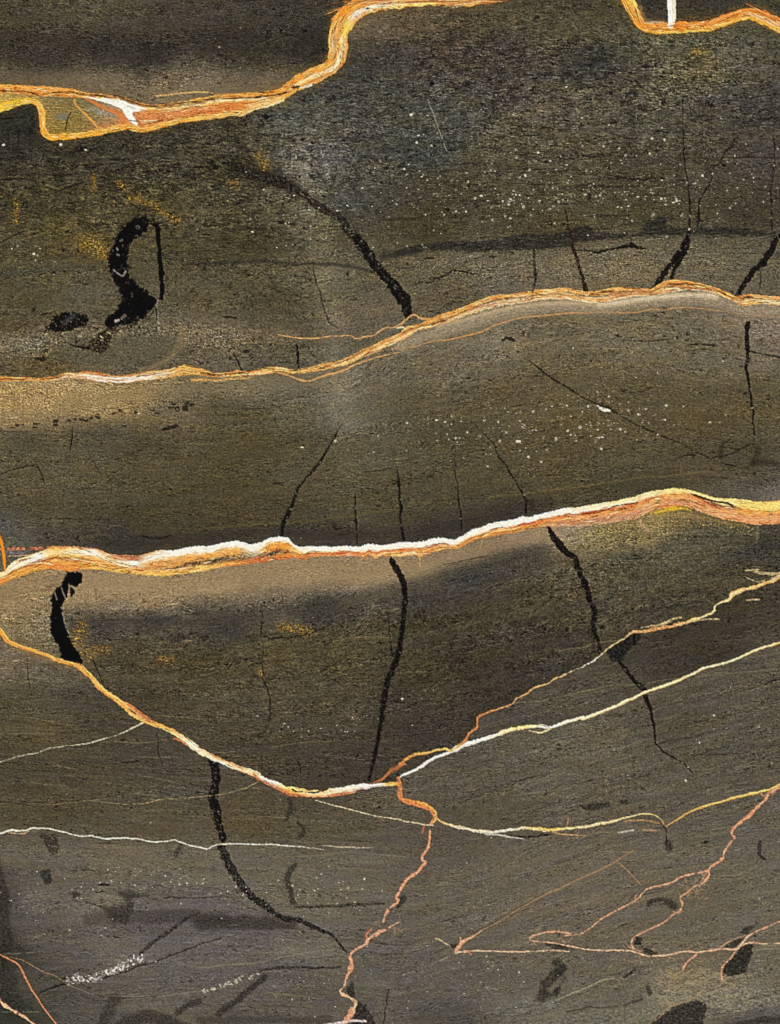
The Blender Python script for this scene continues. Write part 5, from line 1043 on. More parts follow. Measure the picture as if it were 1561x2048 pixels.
vein(D_main, OR, 'twisted orange and white vein sagging across the lower left', lam=.5, jit=2.0, wj=.35, warp=.22, soft=1.35, hgt=.6,
     keys=[(0, [(-1, (246, 186, 80)), (0, OR), (1, (226, 140, 60))]), (.08, [(-1, (248, 190, 90)), (0, (240, 160, 60)), (1, (220, 130, 50))]), (.25, [(-1, (240, 190, 110)), (0, (244, 170, 80)), (1, OR)]), (.36, [(-1, (246, 196, 110)), (0, YO), (1, (236, 150, 60))]),
           (.43, [(-1, (206, 110, 60)), (-.2, (200, 140, 100)), (.4, (236, 180, 100)), (1, YO)]), (.48, [(-1, (236, 150, 60)), (0, YO), (1, (250, 210, 130))]), (.55, [(-1, (250, 226, 170)), (0, WH), (1, (252, 226, 160))]), (.62, [(-1, (180, 100, 60)), (0, CR), (1, WH)]),
           (.68, [(-1, (250, 230, 180)), (0, CR), (1, (214, 140, 90))]), (.73, [(-1, (250, 246, 236)), (0, (244, 236, 220)), (1, (190, 180, 170))]), (.77, [(-1, (250, 226, 150)), (0, (246, 190, 90)), (1, (206, 120, 70))]), (.83, [(-1, (250, 206, 110)), (0, CR), (1, (226, 150, 90))]),
           (.88, [(-1, WH), (0, (240, 226, 190)), (.6, (206, 150, 96)), (1, (196, 120, 80))]), (.93, [(-1, WH), (0, (246, 240, 226)), (.7, (206, 196, 190)), (1, (196, 130, 90))]), (.96, [(-1, WH), (1, (200, 190, 186))]), (.98, [(-1, (236, 160, 70)), (0, YO), (1, (250, 206, 130))]),
           (1, [(-1, (226, 150, 60)), (0, YO), (1, (226, 150, 60))])])
for P, w in ((q(400, 1200, (720, 1478), (760, 1500), (800, 1495)), 3), (q(400, 1200, (850, 1500), (900, 1505), (940, 1492), (960, 1485)), 3), (q(400, 1200, (960, 1490), (990, 1470)), 2.6), (q(0, 1200, (1010, 850), (1060, 890)), 3), (q(0, 1200, (1440, 1060), (1500, 1110)), 2)):
    stroke(P, (40, 36, 32), w=w, op=.85, soft=1, jit=.6)
for P in (q(400, 1200, (420, 1350), (440, 1390), (500, 1420), (620, 1480), (700, 1520), (760, 1535)), q(400, 1200, (1000, 1530), (1080, 1515), (1140, 1510)), q(0, 1200, (1360, 1080), (1420, 1100), (1460, 1130)), q(0, 1200, (1000, 810), (1060, 850), (1120, 900), (1170, 930))):
    stroke(P, (206, 118, 72), w=4, op=.85, soft=1.3, jit=1.2, mottle=.3)
# frayed orange threads at the junction
for k in range(6):
    o = k * 9
    stroke(q(400, 1200, (1330 + o * 2, 1430 - o * .3, 6), (1420 + o, 1400 - o, 7), (1490, 1350 - o * .8, 8), (1561, 1310 - o * .6, 8), (1600, 1275, 8)), (206, 120, 66), op=.6, soft=1.2, jit=2.2, ds=3)
stroke(q(400, 1200, (1545, 1360), (1555, 1390)), (40, 26, 20), w=6, op=.8)
vein(cat(np.array([(797, 1556, 7), (801, 1575, 9), (800, 1588, 10)], float), h(800, 1600, (10, 0, 36), (100, 22, 40), (200, 48, 42), (248, 95, 34), (245, 140, 28), (210, 172, 16))), (222, 124, 64), 'short orange vein dropping from the junction', jit=1.2,
     keys=[(0, [(-1, (206, 110, 60)), (1, (200, 104, 70))]), (.4, [(-1, (226, 140, 60)), (0, (222, 120, 60)), (1, (206, 110, 66))]), (.7, [(-1, (240, 176, 70)), (0, (226, 130, 56)), (1, (200, 104, 66))]), (1, [(-1, (230, 170, 110)), (1, (206, 120, 80))])])
vein(cat(h(800, 1600, (208, 215, 20), (208, 250, 22), (205, 295, 22), (195, 335, 22), (160, 380, 22), (152, 415, 20), (188, 430, 22), (150, 462, 26), (130, 500, 24), (55, 540, 26), (15, 600, 28), (0, 640, 26)),
         h(400, 1600, (1355, 675, 24), (1388, 700, 20), (1325, 740, 22), (1290, 790, 22), (1272, 838, 20))), PKO, 'pink vein zigzagging down right of centre', jit=1.8,
     keys=[(0, [(-1, (190, 106, 70)), (0, (214, 120, 80)), (1, (190, 100, 70))]), (.5, [(-1, (206, 116, 74)), (0, (222, 132, 86)), (1, (196, 108, 72))]), (1, [(-1, (206, 126, 90)), (1, (206, 126, 90))])])
stroke(h(800, 1600, (170, 175), (155, 225)), (196, 116, 80), w=4, op=.7, jit=1)
vein(h(400, 1600, (1380, 848, 10), (1330, 880, 16), (1240, 922, 22), (1168, 962, 26), (1150, 1000, 22), (1080, 1040, 24), (1036, 1080, 30), (1055, 1130, 30), (1040, 1190, 30), (1012, 1240, 32), (1008, 1285, 24), (965, 1335, 22), (1040, 1370, 26), (1090, 1410, 26), (1060, 1460, 34),
       (1040, 1500, 36), (1000, 1545, 30)), PKO, 'lower pink vein reaching the bottom edge', jit=1.8,
     keys=[(0, [(-1, (190, 130, 100)), (1, (190, 130, 100))]), (.2, [(-1, (222, 150, 120)), (0, (214, 132, 96)), (1, (206, 126, 90))]), (.4, [(-1, (226, 140, 96)), (0, (220, 134, 90)), (1, (196, 110, 76))]), (.68, [(-1, (206, 176, 140)), (0, (220, 190, 150)), (1, (200, 140, 106))]),
           (.75, [(-1, (222, 130, 96)), (1, (206, 112, 84))]), (1, [(-1, (222, 140, 106)), (0, (206, 112, 84)), (1, (226, 150, 120))])])
stroke(h(400, 1600, (1160, 960), (1155, 930), (1190, 900)), (206, 126, 90), w=4.5, jit=1, op=.85)
for k in range(16):
    x, y = 400 + (1180 + rng.random() * 220) / 3.469, 1600 + (830 + rng.random() * 120) / 3.469
    stroke([(x, y, 0), (x + rng.normal(0, 6), y + rng.normal(0, 5), 0), (x + rng.normal(0, 9), y + rng.normal(0, 7), 0)], (170, 142, 112), w=1.5, soft=1, op=.5, ds=2.5)
stroke(h(400, 1600, (1000, 1540), (1060, 1530), (1150, 1535)), (226, 206, 196), w=5, op=.8, mottle=.5)
vein(cat(h(800, 1600, (262, 130, 16), (320, 168, 22), (400, 188, 26), (500, 208, 24), (600, 222, 26), (660, 222, 20), (720, 215, 20), (800, 205, 22), (860, 195, 22), (960, 200, 24), (1060, 210, 24), (1180, 195, 22), (1300, 185, 20), (1380, 165, 20), (1480, 150, 22)),
         h(1111, 1600, (530, 110, 14), (620, 93, 14), (680, 100, 12), (730, 130, 12), (750, 165, 9))), CR, 'cream and yellow vein running right from the orange drop', jit=1.5,
     keys=[(0, [(-1, (226, 176, 90)), (1, (206, 160, 110))]), (.12, [(-1, (206, 196, 150)), (0, (232, 224, 196)), (1, (206, 200, 180))]), (.3, [(-1, (250, 246, 230)), (0, (246, 240, 220)), (1, (200, 190, 170))]), (.5, [(-1, (236, 190, 80)), (0, (232, 186, 84)), (1, CR)]),
           (.6, [(-1, CR), (0, (250, 230, 180)), (1, (214, 180, 120))]), (.85, [(-1, (240, 214, 140)), (0, (250, 230, 170)), (1, (214, 170, 100))]), (1, [(-1, (236, 196, 110)), (1, (206, 150, 80))])])
stroke(h(800, 1600, (600, 232, 20), (700, 242, 14), (790, 262, 9), (860, 270, 6)), (206, 200, 184), soft=1.4, op=.8)
crack(h(800, 1600, (760, 248, 8), (860, 258, 12), (950, 250, 14), (1060, 240, 8)), own=False, op=.8)
stroke(h(800, 1600, (1060, 220, 10), (1110, 238, 11), (1200, 243, 9), (1290, 248, 5)), (206, 160, 104), soft=1.3, op=.75)
stroke(h(1111, 1600, (480, 150, 8), (600, 135, 10), (700, 155, 10), (745, 170, 7)), (200, 150, 80), soft=1.5, op=.7, jit=1.5)
stroke(h(1111, 1600, (440, 225), (510, 215), (540, 212)), (200, 196, 184), w=3.4, soft=1.2, op=.75, broken=.1)
stroke(h(1111, 1600, (610, 205), (650, 210), (700, 212)), (196, 150, 110), w=3, soft=1.2, op=.7)
stroke(h(800, 1600, (1170, 130), (1158, 185)), (190, 140, 84), w=2.2, soft=1.2, op=.7)
vein(cat(h(1111, 1600, (765, 182, 9), (830, 150, 13), (880, 110, 14), (960, 70, 16), (1060, 35, 18), (1160, 12, 18)), q(1161, 1200, (1170, 1555, 22), (1280, 1522, 24), (1390, 1500, 24), (1480, 1478, 20), (1561, 1438, 18))), (240, 200, 120), 'yellow vein rising to the lower right edge',
     keys=[(0, [(-1, (214, 160, 90)), (1, (206, 150, 80))]), (.4, [(-1, (236, 206, 140)), (0, (238, 190, 96)), (1, (196, 140, 60))]), (.75, [(-1, (246, 210, 110)), (0, (248, 206, 110)), (1, (220, 150, 66))]), (1, [(-1, (236, 170, 110)), (1, (216, 120, 80))])])
crack(h(1111, 1600, (735, 165, 8), (765, 200, 9), (775, 290, 8)), own=False, op=.7)
vein(cat(h(400, 1600, (800, 0, 7), (920, 35, 10), (1020, 60, 10), (1120, 85, 10), (1250, 120, 9), (1340, 125, 11), (1440, 150, 11), (1561, 170, 12)), h(800, 1600, (230, 175, 12))), (222, 206, 170), 'thin cream vein slanting into the orange drop', jit=1.1)
vein(cat(q(400, 1200, (465, 1412, 8), (380, 1460, 9), (280, 1490, 8), (160, 1520, 8), (0, 1540, 7)), h(0, 1600, (1090, -3, 7), (1040, 20, 7), (900, 30, 6), (800, 25, 6), (700, 10, 5), (580, 5, 5), (500, 15, 4), (400, 30, 4), (300, 30, 3))), (206, 176, 128),
     'faint tan hairline running left under the twisted vein', op=.8)
vein(cat(h(0, 1600, (0, 232, 14), (60, 215, 14), (130, 212, 14), (190, 210, 14), (240, 192, 13), (330, 200, 13), (400, 210, 12), (480, 235, 11), (580, 250, 11), (640, 250, 11), (720, 268, 13), (850, 264, 13), (950, 268, 12), (1020, 285, 11), (1150, 290, 11), (1220, 280, 11),
         (1320, 315, 11), (1440, 340, 11), (1500, 312, 12)), h(400, 1600, (120, 310, 13), (200, 305, 12), (350, 305, 12), (480, 308, 11), (600, 318, 10), (740, 330, 9), (860, 342, 5))), (232, 218, 190), 'thin white vein across the lower left from the edge', jit=1.8, smooth=False)
stroke(h(0, 1600, (60, 225), (170, 238), (200, 215)), (206, 170, 130), w=2.2, soft=1, op=.8)
stroke(h(400, 1600, (850, 315, 4), (960, 325, 7), (1080, 330, 6), (1200, 330, 4)), (206, 190, 156), soft=1.1, op=.8)
vein(h(0, 1600, (0, 1070, 13), (60, 1100, 13), (130, 1140, 15), (155, 1190, 17), (180, 1240, 15), (210, 1300, 15), (260, 1370, 14), (300, 1440, 13), (350, 1500, 12), (395, 1560, 10)), (206, 134, 92), 'thin orange vein winding down the bottom left corner')
vein(h(0, 1600, (60, 1085, 4), (130, 1098, 8), (180, 1120, 9), (280, 1185, 9), (360, 1210, 9), (445, 1258, 9)), (170, 134, 98), 'thin brown vein leading to the white crystals', op=.85)
vein(h(0, 1600, (0, 1392, 26), (40, 1430, 26), (110, 1470, 24), (180, 1512, 20), (245, 1560, 16)), (226, 160, 124), 'pale pink vein cutting the bottom left corner', keys=[(0, [(-1, (214, 130, 110)), (0, (236, 200, 170)), (1, (214, 150, 100))]), (1, [(-1, (206, 130, 80)), (1, (230, 176, 120))])])
stroke(h(0, 1600, (490, 1290, 6), (600, 1330, 6), (680, 1366, 7), (800, 1362, 8), (950, 1365, 8), (1100, 1360, 8), (1250, 1345, 8), (1400, 1325, 10), (1561, 1300, 8)), (130, 120, 104), soft=1.2, op=.7, jit=1.2)
stroke(h(0, 1600, (650, 1355, 6), (800, 1372, 6), (950, 1373, 5), (1150, 1350, 5)), (36, 33, 29), soft=1.3, op=.6, jit=1)
stroke(h(400, 1600, (-10, 1170, 6), (200, 1140, 6), (400, 1130, 6), (600, 1085, 7), (800, 1050, 7), (960, 1035, 6)), (140, 130, 104), soft=1.3, op=.65, jit=1.4)
stroke(h(0, 1600, (1080, 1125, 5), (1200, 1130, 6), (1400, 1165, 6), (1561, 1150, 6)), (130, 122, 106), soft=1.4, op=.5)
for k in range(40):
    x = 400 + rng.random() * 430 / 3.469; y = 1600 + (1335 - (x - 400) * 3.469 * .3) / 3.469 + rng.normal(0, 3)
    stroke([(x, y, 0), (x + 2, y + rng.normal(0, 1), 0)], (196, 188, 164), w=1.6 + rng.random() * 1.6, soft=1, op=.7, ds=2, jit=.2)

# pink veins of the lower right
vein(cat(np.array([(1561, 1572, 7), (1540, 1585, 8)], float), h(1111, 1600, (1455, 0, 26), (1400, 50, 28), (1350, 110, 26), (1300, 140, 20), (1240, 190, 26), (1216, 240, 24), (1252, 260, 22), (1200, 310, 24), (1165, 370, 26), (1170, 410, 22), (1090, 452, 20), (1060, 492, 22))),
     (206, 116, 76), 'pink vein coming down from the lower right edge', jit=1.5, keys=[(0, [(-1, (226, 150, 110)), (1, (206, 116, 80))]), (.5, [(-1, (216, 130, 86)), (0, (214, 122, 76)), (1, (180, 92, 60))]), (1, [(-1, (214, 132, 90)), (1, (190, 104, 70))])])
vein(h(1111, 1600, (1060, 490, 20), (1010, 502, 18), (870, 532, 18), (810, 577, 17), (720, 597, 17), (640, 610, 17), (600, 650, 17), (570, 690, 15), (480, 740, 14), (380, 790, 13), (300, 840, 13), (240, 895, 12), (180, 930, 11), (70, 943, 10)), (204, 130, 90),
     'left arm of the forked pink vein', jit=1.2)
vein(h(1111, 1600, (1062, 492, 20), (1070, 522, 24), (1040, 560, 20), (1020, 580, 15), (960, 602, 16), (920, 640, 14), (858, 680, 16), (886, 712, 18), (872, 770, 16), (820, 790, 11), (770, 840, 13), (680, 885, 13), (600, 925, 13), (542, 950, 16), (525, 1000, 18), (545, 1032, 14)),
     (202, 128, 90), 'right arm of the forked pink vein', jit=1.3, smooth=True)
P3 = cat(h(800, 1600, (1150, 942, 10), (1200, 930, 11), (1080, 912, 16), (1000, 922, 13), (905, 945, 13), (900, 975, 13), (1000, 985, 11), (1100, 997, 12), (1200, 1020, 12), (1320, 1040, 13)),
         h(1111, 1600, (330, 1046, 15), (440, 1040, 14), (560, 1052, 15), (620, 1082, 16), (700, 1085, 16), (820, 1070, 16), (910, 1046, 15), (980, 1060, 17), (1060, 1046, 15), (1150, 1030, 14), (1250, 1040, 15), (1300, 990, 17), (1340, 937, 16), (1440, 890, 14), (1561, 845, 13)))
vein(P3, (214, 160, 122), 'pale pink vein looping along the lower right', jit=1.2, keys=[(0, [(-1, (190, 130, 100)), (1, (200, 150, 116))]), (.4, [(-1, (222, 176, 140)), (0, (226, 186, 150)), (1, (200, 130, 96))]), (.6, [(-1, (226, 190, 150)), (1, (206, 140, 100))]),
     (.75, [(-1, (210, 140, 116)), (0, (220, 196, 170)), (1, (206, 136, 106))]), (.88, [(-1, (206, 126, 96)), (1, (206, 130, 96))]), (1, [(-1, (206, 160, 116)), (1, (190, 130, 90))])])
vein(h(800, 1600, (392, 1056, 22), (440, 1052, 15), (560, 1045, 12), (680, 1050, 13), (800, 1055, 13), (960, 1050, 11), (1060, 1040, 10), (1175, 1052, 12)), (210, 176, 142), 'pale pink vein under the looping one', jit=.9)
vein(h(800, 1600, (388, 1048, 26), (412, 1015, 26), (440, 980, 20), (520, 940, 16), (565, 908, 14)), (204, 140, 104), 'pink hook at the left tip of the lower pink vein', jit=.9)
stroke(h(800, 1600, (420, 955, 10), (425, 985, 12)), (226, 180, 150), soft=1.3)
stroke(h(800, 1600, (470, 1050, 14), (495, 1068, 8)), (206, 130, 90), soft=1.3)
stroke(h(800, 1600, (560, 910, 7), (660, 860, 6), (760, 795, 7), (880, 725, 7), (1000, 660, 9), (1120, 610, 10), (1240, 550, 9), (1400, 480, 10), (1490, 430, 8), (1620, 350, 5)), (166, 130, 90), soft=1.5, op=.85, jit=.9)
stroke(h(800, 1600, (560, 895, 6), (660, 850, 6), (760, 785, 7), (880, 715, 7), (1000, 650, 6)), (60, 50, 40), soft=1.6, op=.4, jit=.8)
vein(h(800, 1600, (250, 960, 16), (300, 985, 15), (352, 1012, 9)), (196, 184, 140), 'short cream vein left of the pink hook', op=.85)
stroke(h(800, 1600, (280, 1115, 8), (330, 1090, 8)), (150, 140, 112), soft=1.4, op=.7)
stroke(h(1111, 1600, (415, 410, 6), (470, 460, 7), (530, 520, 7), (595, 585, 5)), (170, 136, 92), soft=1.1, op=.8, jit=.8)
vein(h(1111, 1600, (1270, 1022, 14), (1320, 996, 12), (1380, 986, 12), (1450, 998, 11), (1561, 990, 9)), (206, 170, 130), 'pale side branch reaching the lower right edge')
vein(h(1111, 1600, (1258, 1042, 14), (1230, 1085, 14), (1160, 1150, 12), (1150, 1200, 15), (1160, 1252, 16)), (206, 140, 104), 'short pink branch hanging beside the large dark patch')
vein(h(1111, 1600, (980, 1068, 16), (960, 1095, 12), (905, 1130, 12), (882, 1180, 18)), (204, 130, 104), 'short pink branch hanging under the looping vein')
stroke(h(1111, 1600, (1150, 1020, 6), (1230, 970, 8), (1325, 938, 8)), (170, 140, 110), soft=1.2, op=.8)
stroke(h(1111, 1600, (0, 1390, 4), (120, 1340, 12), (240, 1290, 10), (340, 1245, 11), (410, 1235, 8)), (160, 148, 116), soft=1.5, op=.75, jit=1)
stroke(h(1111, 1600, (650, 1556, 7), (720, 1510, 8), (770, 1455, 8), (800, 1430, 8), (900, 1395, 9), (980, 1370, 9), (1040, 1300, 9)), (158, 130, 92), soft=1.4, op=.75, jit=1.4)
for P in (h(1111, 1600, (610, 985), (750, 980), (900, 985)), h(1111, 1600, (1240, 240), (1380, 235)), h(1111, 1600, (1480, 195), (1561, 198)), h(800, 1600, (1300, 230), (1561, 222)), q(800, 1200, (900, 800), (1100, 790), (1300, 745), (1500, 700)),
          q(1161, 1200, (-20, 720), (120, 695), (260, 660), (440, 660)), q(1161, 1200, (520, 650), (680, 620), (830, 600)), q(1161, 1200, (900, 600), (1200, 570), (1561, 535)), q(800, 1200, (1200, 400), (1350, 380), (1480, 360)), q(400, 1200, (1040, 330), (1200, 285), (1500, 295)),
          q(800, 1200, (0, 565), (200, 560)), q(400, 1200, (550, 1150), (850, 1105), (1100, 1100)), q(0, 1200, (1190, 895), (1400, 915), (1561, 925)), q(0, 1200, (900, 1105), (1100, 1120), (1300, 1090)), q(0, 1200, (-20, 1050), (200, 1040), (420, 1045)), q(1161, 1200, (-20, 375), (160, 325), (280, 320)),
          q(0, 1200, (100, 905), (250, 915), (420, 955)), h(400, 1600, (560, 400), (820, 385), (1060, 355)), h(400, 1600, (430, 1335), (620, 1350), (850, 1380))):
    stroke(P, (140, 124, 88), w=2, soft=1.3, op=.5, jit=1, broken=.05)

for k in range(90):
    if k < 45: x, y = 1111 + (850 + rng.random() * 190) / 3.469, 1600 + (570 + rng.random() * 130) / 3.469
    elif k < 65: x, y = 800 + (890 + rng.random() * 330) / 3.469, 1600 + (890 + rng.random() * 150) / 3.469
    else: x, y = 1111 + (400 + rng.random() * 640) / 3.469, 1600 + (1020 + rng.random() * 120) / 3.469
    a = rng.normal(-.35, .8)
    stroke([(x, y, 0), (x + 5 * math.cos(a), y + 5 * math.sin(a), 0), (x + 10 * math.cos(a + rng.normal(0, .5)), y + 10 * math.sin(a + rng.normal(0, .5)), 0)], (172, 142, 108), w=1.2 + rng.random(), soft=1, op=.25 + .35 * rng.random(), ds=2.5, jit=1)
for P in (h(1111, 1600, (1005, 492), (1030, 530), (1052, 500)), h(1111, 1600, (560, 690), (552, 665), (570, 650)), h(1111, 1600, (1040, 520), (1015, 560), (1000, 600)), h(1111, 1600, (820, 775), (850, 790), (880, 770)), h(1111, 1600, (505, 1015), (540, 1035), (600, 1050)),
          q(1161, 1200, (1405, 1500), (1425, 1540), (1470, 1500)), q(1161, 1200, (1500, 1520), (1530, 1480), (1561, 1470)), h(1111, 1600, (1130, 1035), (1160, 1010), (1200, 985)), h(800, 1600, (1120, 920), (1160, 915), (1190, 930))):
    stroke(P, (196, 146, 112), w=2.6, soft=1, op=.75, jit=1.2)

FLAKE = ((255, 230, 184), (250, 206, 130), (188, 98, 44), (120, 66, 30), (232, 150, 70), (214, 130, 66))


def flake(Q):
    c_ = np.array(FLAKE[rng.integers(0, len(FLAKE))], float) * (.85 + .2 * rng.random())
    stroke(Q, c_, w=1.0 + 1.3 * rng.random(), soft=.9, op=.5 + .45 * rng.random(), ds=3, jit=.9, taper=(5, 7), wj=.7)


def flakes_band(top, bot, n_, s0, s1, x0=0, x1=W_PX):
    for _ in range(n_):
        x = x0 + rng.random() * (x1 - x0); L = 8 + rng.gamma(2, 9); f = s0 + (s1 - s0) * rng.random(); df = rng.normal(0, .06)
        X_ = np.array([x - L / 2, x, x + L / 2]); F_ = np.array([f - df, f, f + df])
        yt, yb = np.interp(X_, top[:, 0], top[:, 1]), np.interp(X_, bot[:, 0], bot[:, 1])
        if (yb - yt).min() < 5: continue
        flake(np.stack([X_, yt + (yb - yt) * F_, X_ * 0], 1))


def flakes_along(P, n_, k=.42):
    R, t = resample(np.array(P, float), 4, 0, 5)
    T = np.gradient(R[:, :2], axis=0); T /= np.linalg.norm(T, axis=1, keepdims=True) + 1e-9
    N = np.stack([-T[:, 1], T[:, 0]], 1)
    for _ in range(n_):
        m_ = rng.integers(2, 7); i = rng.integers(20, len(R) - m_ - 20); o = rng.normal(0, .5) ; o = max(-1, min(1, o)) * k
        seg = R[i:i + m_].copy(); seg[:, :2] += N[i:i + m_] * (seg[:, 2:3] * (o + rng.normal(0, .05)))
        seg[:, 2] = 0
        flake(seg)


flakes_band(B_T, B_B, 360, .05, .95)
flakes_band(C_T, C_B, 330, .42, .96)
flakes_band(C_T, C_B, 50, .1, .95, 0, 330)
flakes_band(A_T, A_B, 60, .2, .9, 270, 560)
flakes_along(A_up, 140); flakes_along(A_low, 140); flakes_along(A_s, 200); flakes_along(A2, 180); flakes_along(D_main, 110, .36)

# white crystals, lower left
wc = piece('white_crystals', 'ragged white crystal cluster along a dark line in the lower left', mat='vein')
for P, w in ((h(0, 1600, (480, 1260), (520, 1240), (560, 1240)), 16), (h(0, 1600, (580, 1240), (640, 1242), (690, 1225)), 12), (h(0, 1600, (680, 1225), (740, 1200), (780, 1185)), 13), (h(0, 1600, (790, 1190), (830, 1155), (880, 1130)), 15), (h(0, 1600, (920, 1115), (960, 1100), (990, 1095)), 8),
             (h(0, 1600, (1040, 1120), (1080, 1118)), 4)):
    poly_c = np.array(P)
    stroke(P, (176, 170, 156), w=w, soft=3, op=.5, own=wc, hgt=.3, jit=2.5, wj=.9, mottle=.9, rag=4)
for k in range(60):
    f = rng.random(); x = (480 + f * 520) / 3.469 + rng.normal(0, 2); y = 1600 + (1260 - 30 * f - 150 * f * f) / 3.469 + rng.normal(0, 4)
    c = (240, 236, 220) if rng.random() < .6 else (50, 46, 42)
    stroke([(x, y, 0), (x + rng.normal(0, 3), y + rng.normal(0, 3), 0)], c, w=1.2 + 2.2 * rng.random(), soft=1, op=.7, ds=2, jit=.6, rag=1.5)
stroke(q(1161, 800, (135, 45, 10), (165, 70, 28), (200, 78, 26), (228, 80, 14)), (226, 216, 196), own=piece('white_grain', 'white grain in a slanting crack near the right', mat='vein'), soft=1.2, hgt=.3, mottle=.3)

# ------------------------------------------------------------------ light flecks: where they lie
FL = []
def flecks(n_, x0, y0, x1, y1, s=(1.0, 2.6), slope=0.0, gauss=True, b=1.0):
    for _ in range(int(n_ * 1.45)):
        if gauss:
            x = (x0 + x1) / 2 + rng.normal(0, .30) * (x1 - x0); y = (y0 + y1) / 2 + rng.normal(0, .27) * (y1 - y0)
        else:
            x = x0 + rng.random() * (x1 - x0); y = y0 + rng.random() * (y1 - y0)
        if rng.random() < .55: y = round(y / 13) * 13 + rng.normal(0, 2.0) + 3 * math.sin(x / 60)
        y += slope * (x - (x0 + x1) / 2)
        FL.append((x, y, .96 * (s[0] + (s[1] - s[0]) * rng.random() ** 2.8), b * (.6 + .4 * rng.random())))
flecks(380, 680, 260, 1540, 470, (.9, 3.0), -.03)
flecks(120, 1050, 330, 1561, 450, (1.0, 3.0))
flecks(46, 800, 340, 1100, 460, (1.2, 3.2))
flecks(60, 840, 160, 1250, 330, (.8, 2.4))
flecks(140, 740, 800, 1200, 930, (.9, 2.9), -.08)
flecks(140, 1020, 790, 1370, 890, (1.0, 3.4), -.05)
flecks(25, 1050, 690, 1450, 790, (.8, 2.2))
flecks(46, 560, 1432, 752, 1476, (.7, 2.2), -.09)
flecks(7, 800, 1360, 900, 1410, (.8, 2.4), -.3)
flecks(60, 1340, 1370, 1561, 1540, (.7, 2.1), -.2)
flecks(24, 1200, 1480, 1400, 1580, (.6, 1.8))
flecks(190, 0, 1700, 400, 1860, (.6, 2.0), -.02)
flecks(90, 220, 1730, 480, 1790, (.7, 2.1))
flecks(90, 520, 1720, 760, 1840, (.7, 2.4))
flecks(40, 400, 1740, 520, 1830, (.8, 2.0))
flecks(150, 790, 1900, 1120, 2040, (.6, 2.0), .1)
flecks(45, 900, 1720, 1010, 1850, (.6, 2.0))
flecks(20, 1480, 1720, 1561, 1810, (.7, 1.9))
flecks(50, 550, 1880, 720, 2040, (.6, 1.8))
flecks(60, 480, 400, 760, 530, (.8, 2.4))
flecks(26, 0, 470, 120, 540, (.7, 2.3))
flecks(26, 380, 40, 560, 170, (.6, 1.6))
flecks(320, 0, 0, 1561, 2048, (.6, 1.5), gauss=False, b=.9)
flecks(120, 0, 1600, 800, 2048, (.5, 1.2), gauss=False, b=.85)
for x, y, s in ((823, 229, 3.6), (1348, 405, 3), (1133, 174, 3), (505, 464, 3), (1037, 883, 4.6), (873, 840, 3.2), (891, 844, 3), (68, 508, 3), (1304, 277, 2.6), (589, 391, 2.8), (725, 376, 2.8), (8, 290, 3.2), (172, 300, 2.4), (122, 290, 3.2), (605, 895, 3), (805, 1398, 3.4), (1372, 1561, 2.8), (278, 827, 2.6)):
    FL.append((x, y, s, 1.0))

# ------------------------------------------------------------------ colour seen -> pigment
def blur(a):
    for ax in (0, 1):
        a = (np.roll(a, 1, ax) + np.roll(a, -1, ax) + 2 * a) * .25
    return a


LUMI = COLR.mean(-1)
DET = (LUMI - blur(blur(LUMI))) / np.maximum(LUMI, 12)
isv = np.isin(OWNV, [i for i, p_ in enumerate(PIECES) if p_['mat'] == 'vein'])
COLR = COLR * np.clip(1 + DET * np.where(isv, 1.1, 1.2), .6, 1.5)[..., None]      # crisp grain boundaries
c = np.clip(COLR / 255.0, 0.004, 1.0)
lin = np.where(c <= .04045, c / 12.92, ((c + .055) / 1.055) ** 2.4)
ALB = np.clip((lin - VEIL) / GAIN, 0.003, 0.93).astype(np.float32)


def to_albedo(rgb):
    v = np.clip(np.asarray(rgb, float) / 255, 0, 1)
    v = np.where(v <= .04045, v / 12.92, ((v + .055) / 1.055) ** 2.4)
    return np.clip((v - VEIL) / GAIN, .003, .93)


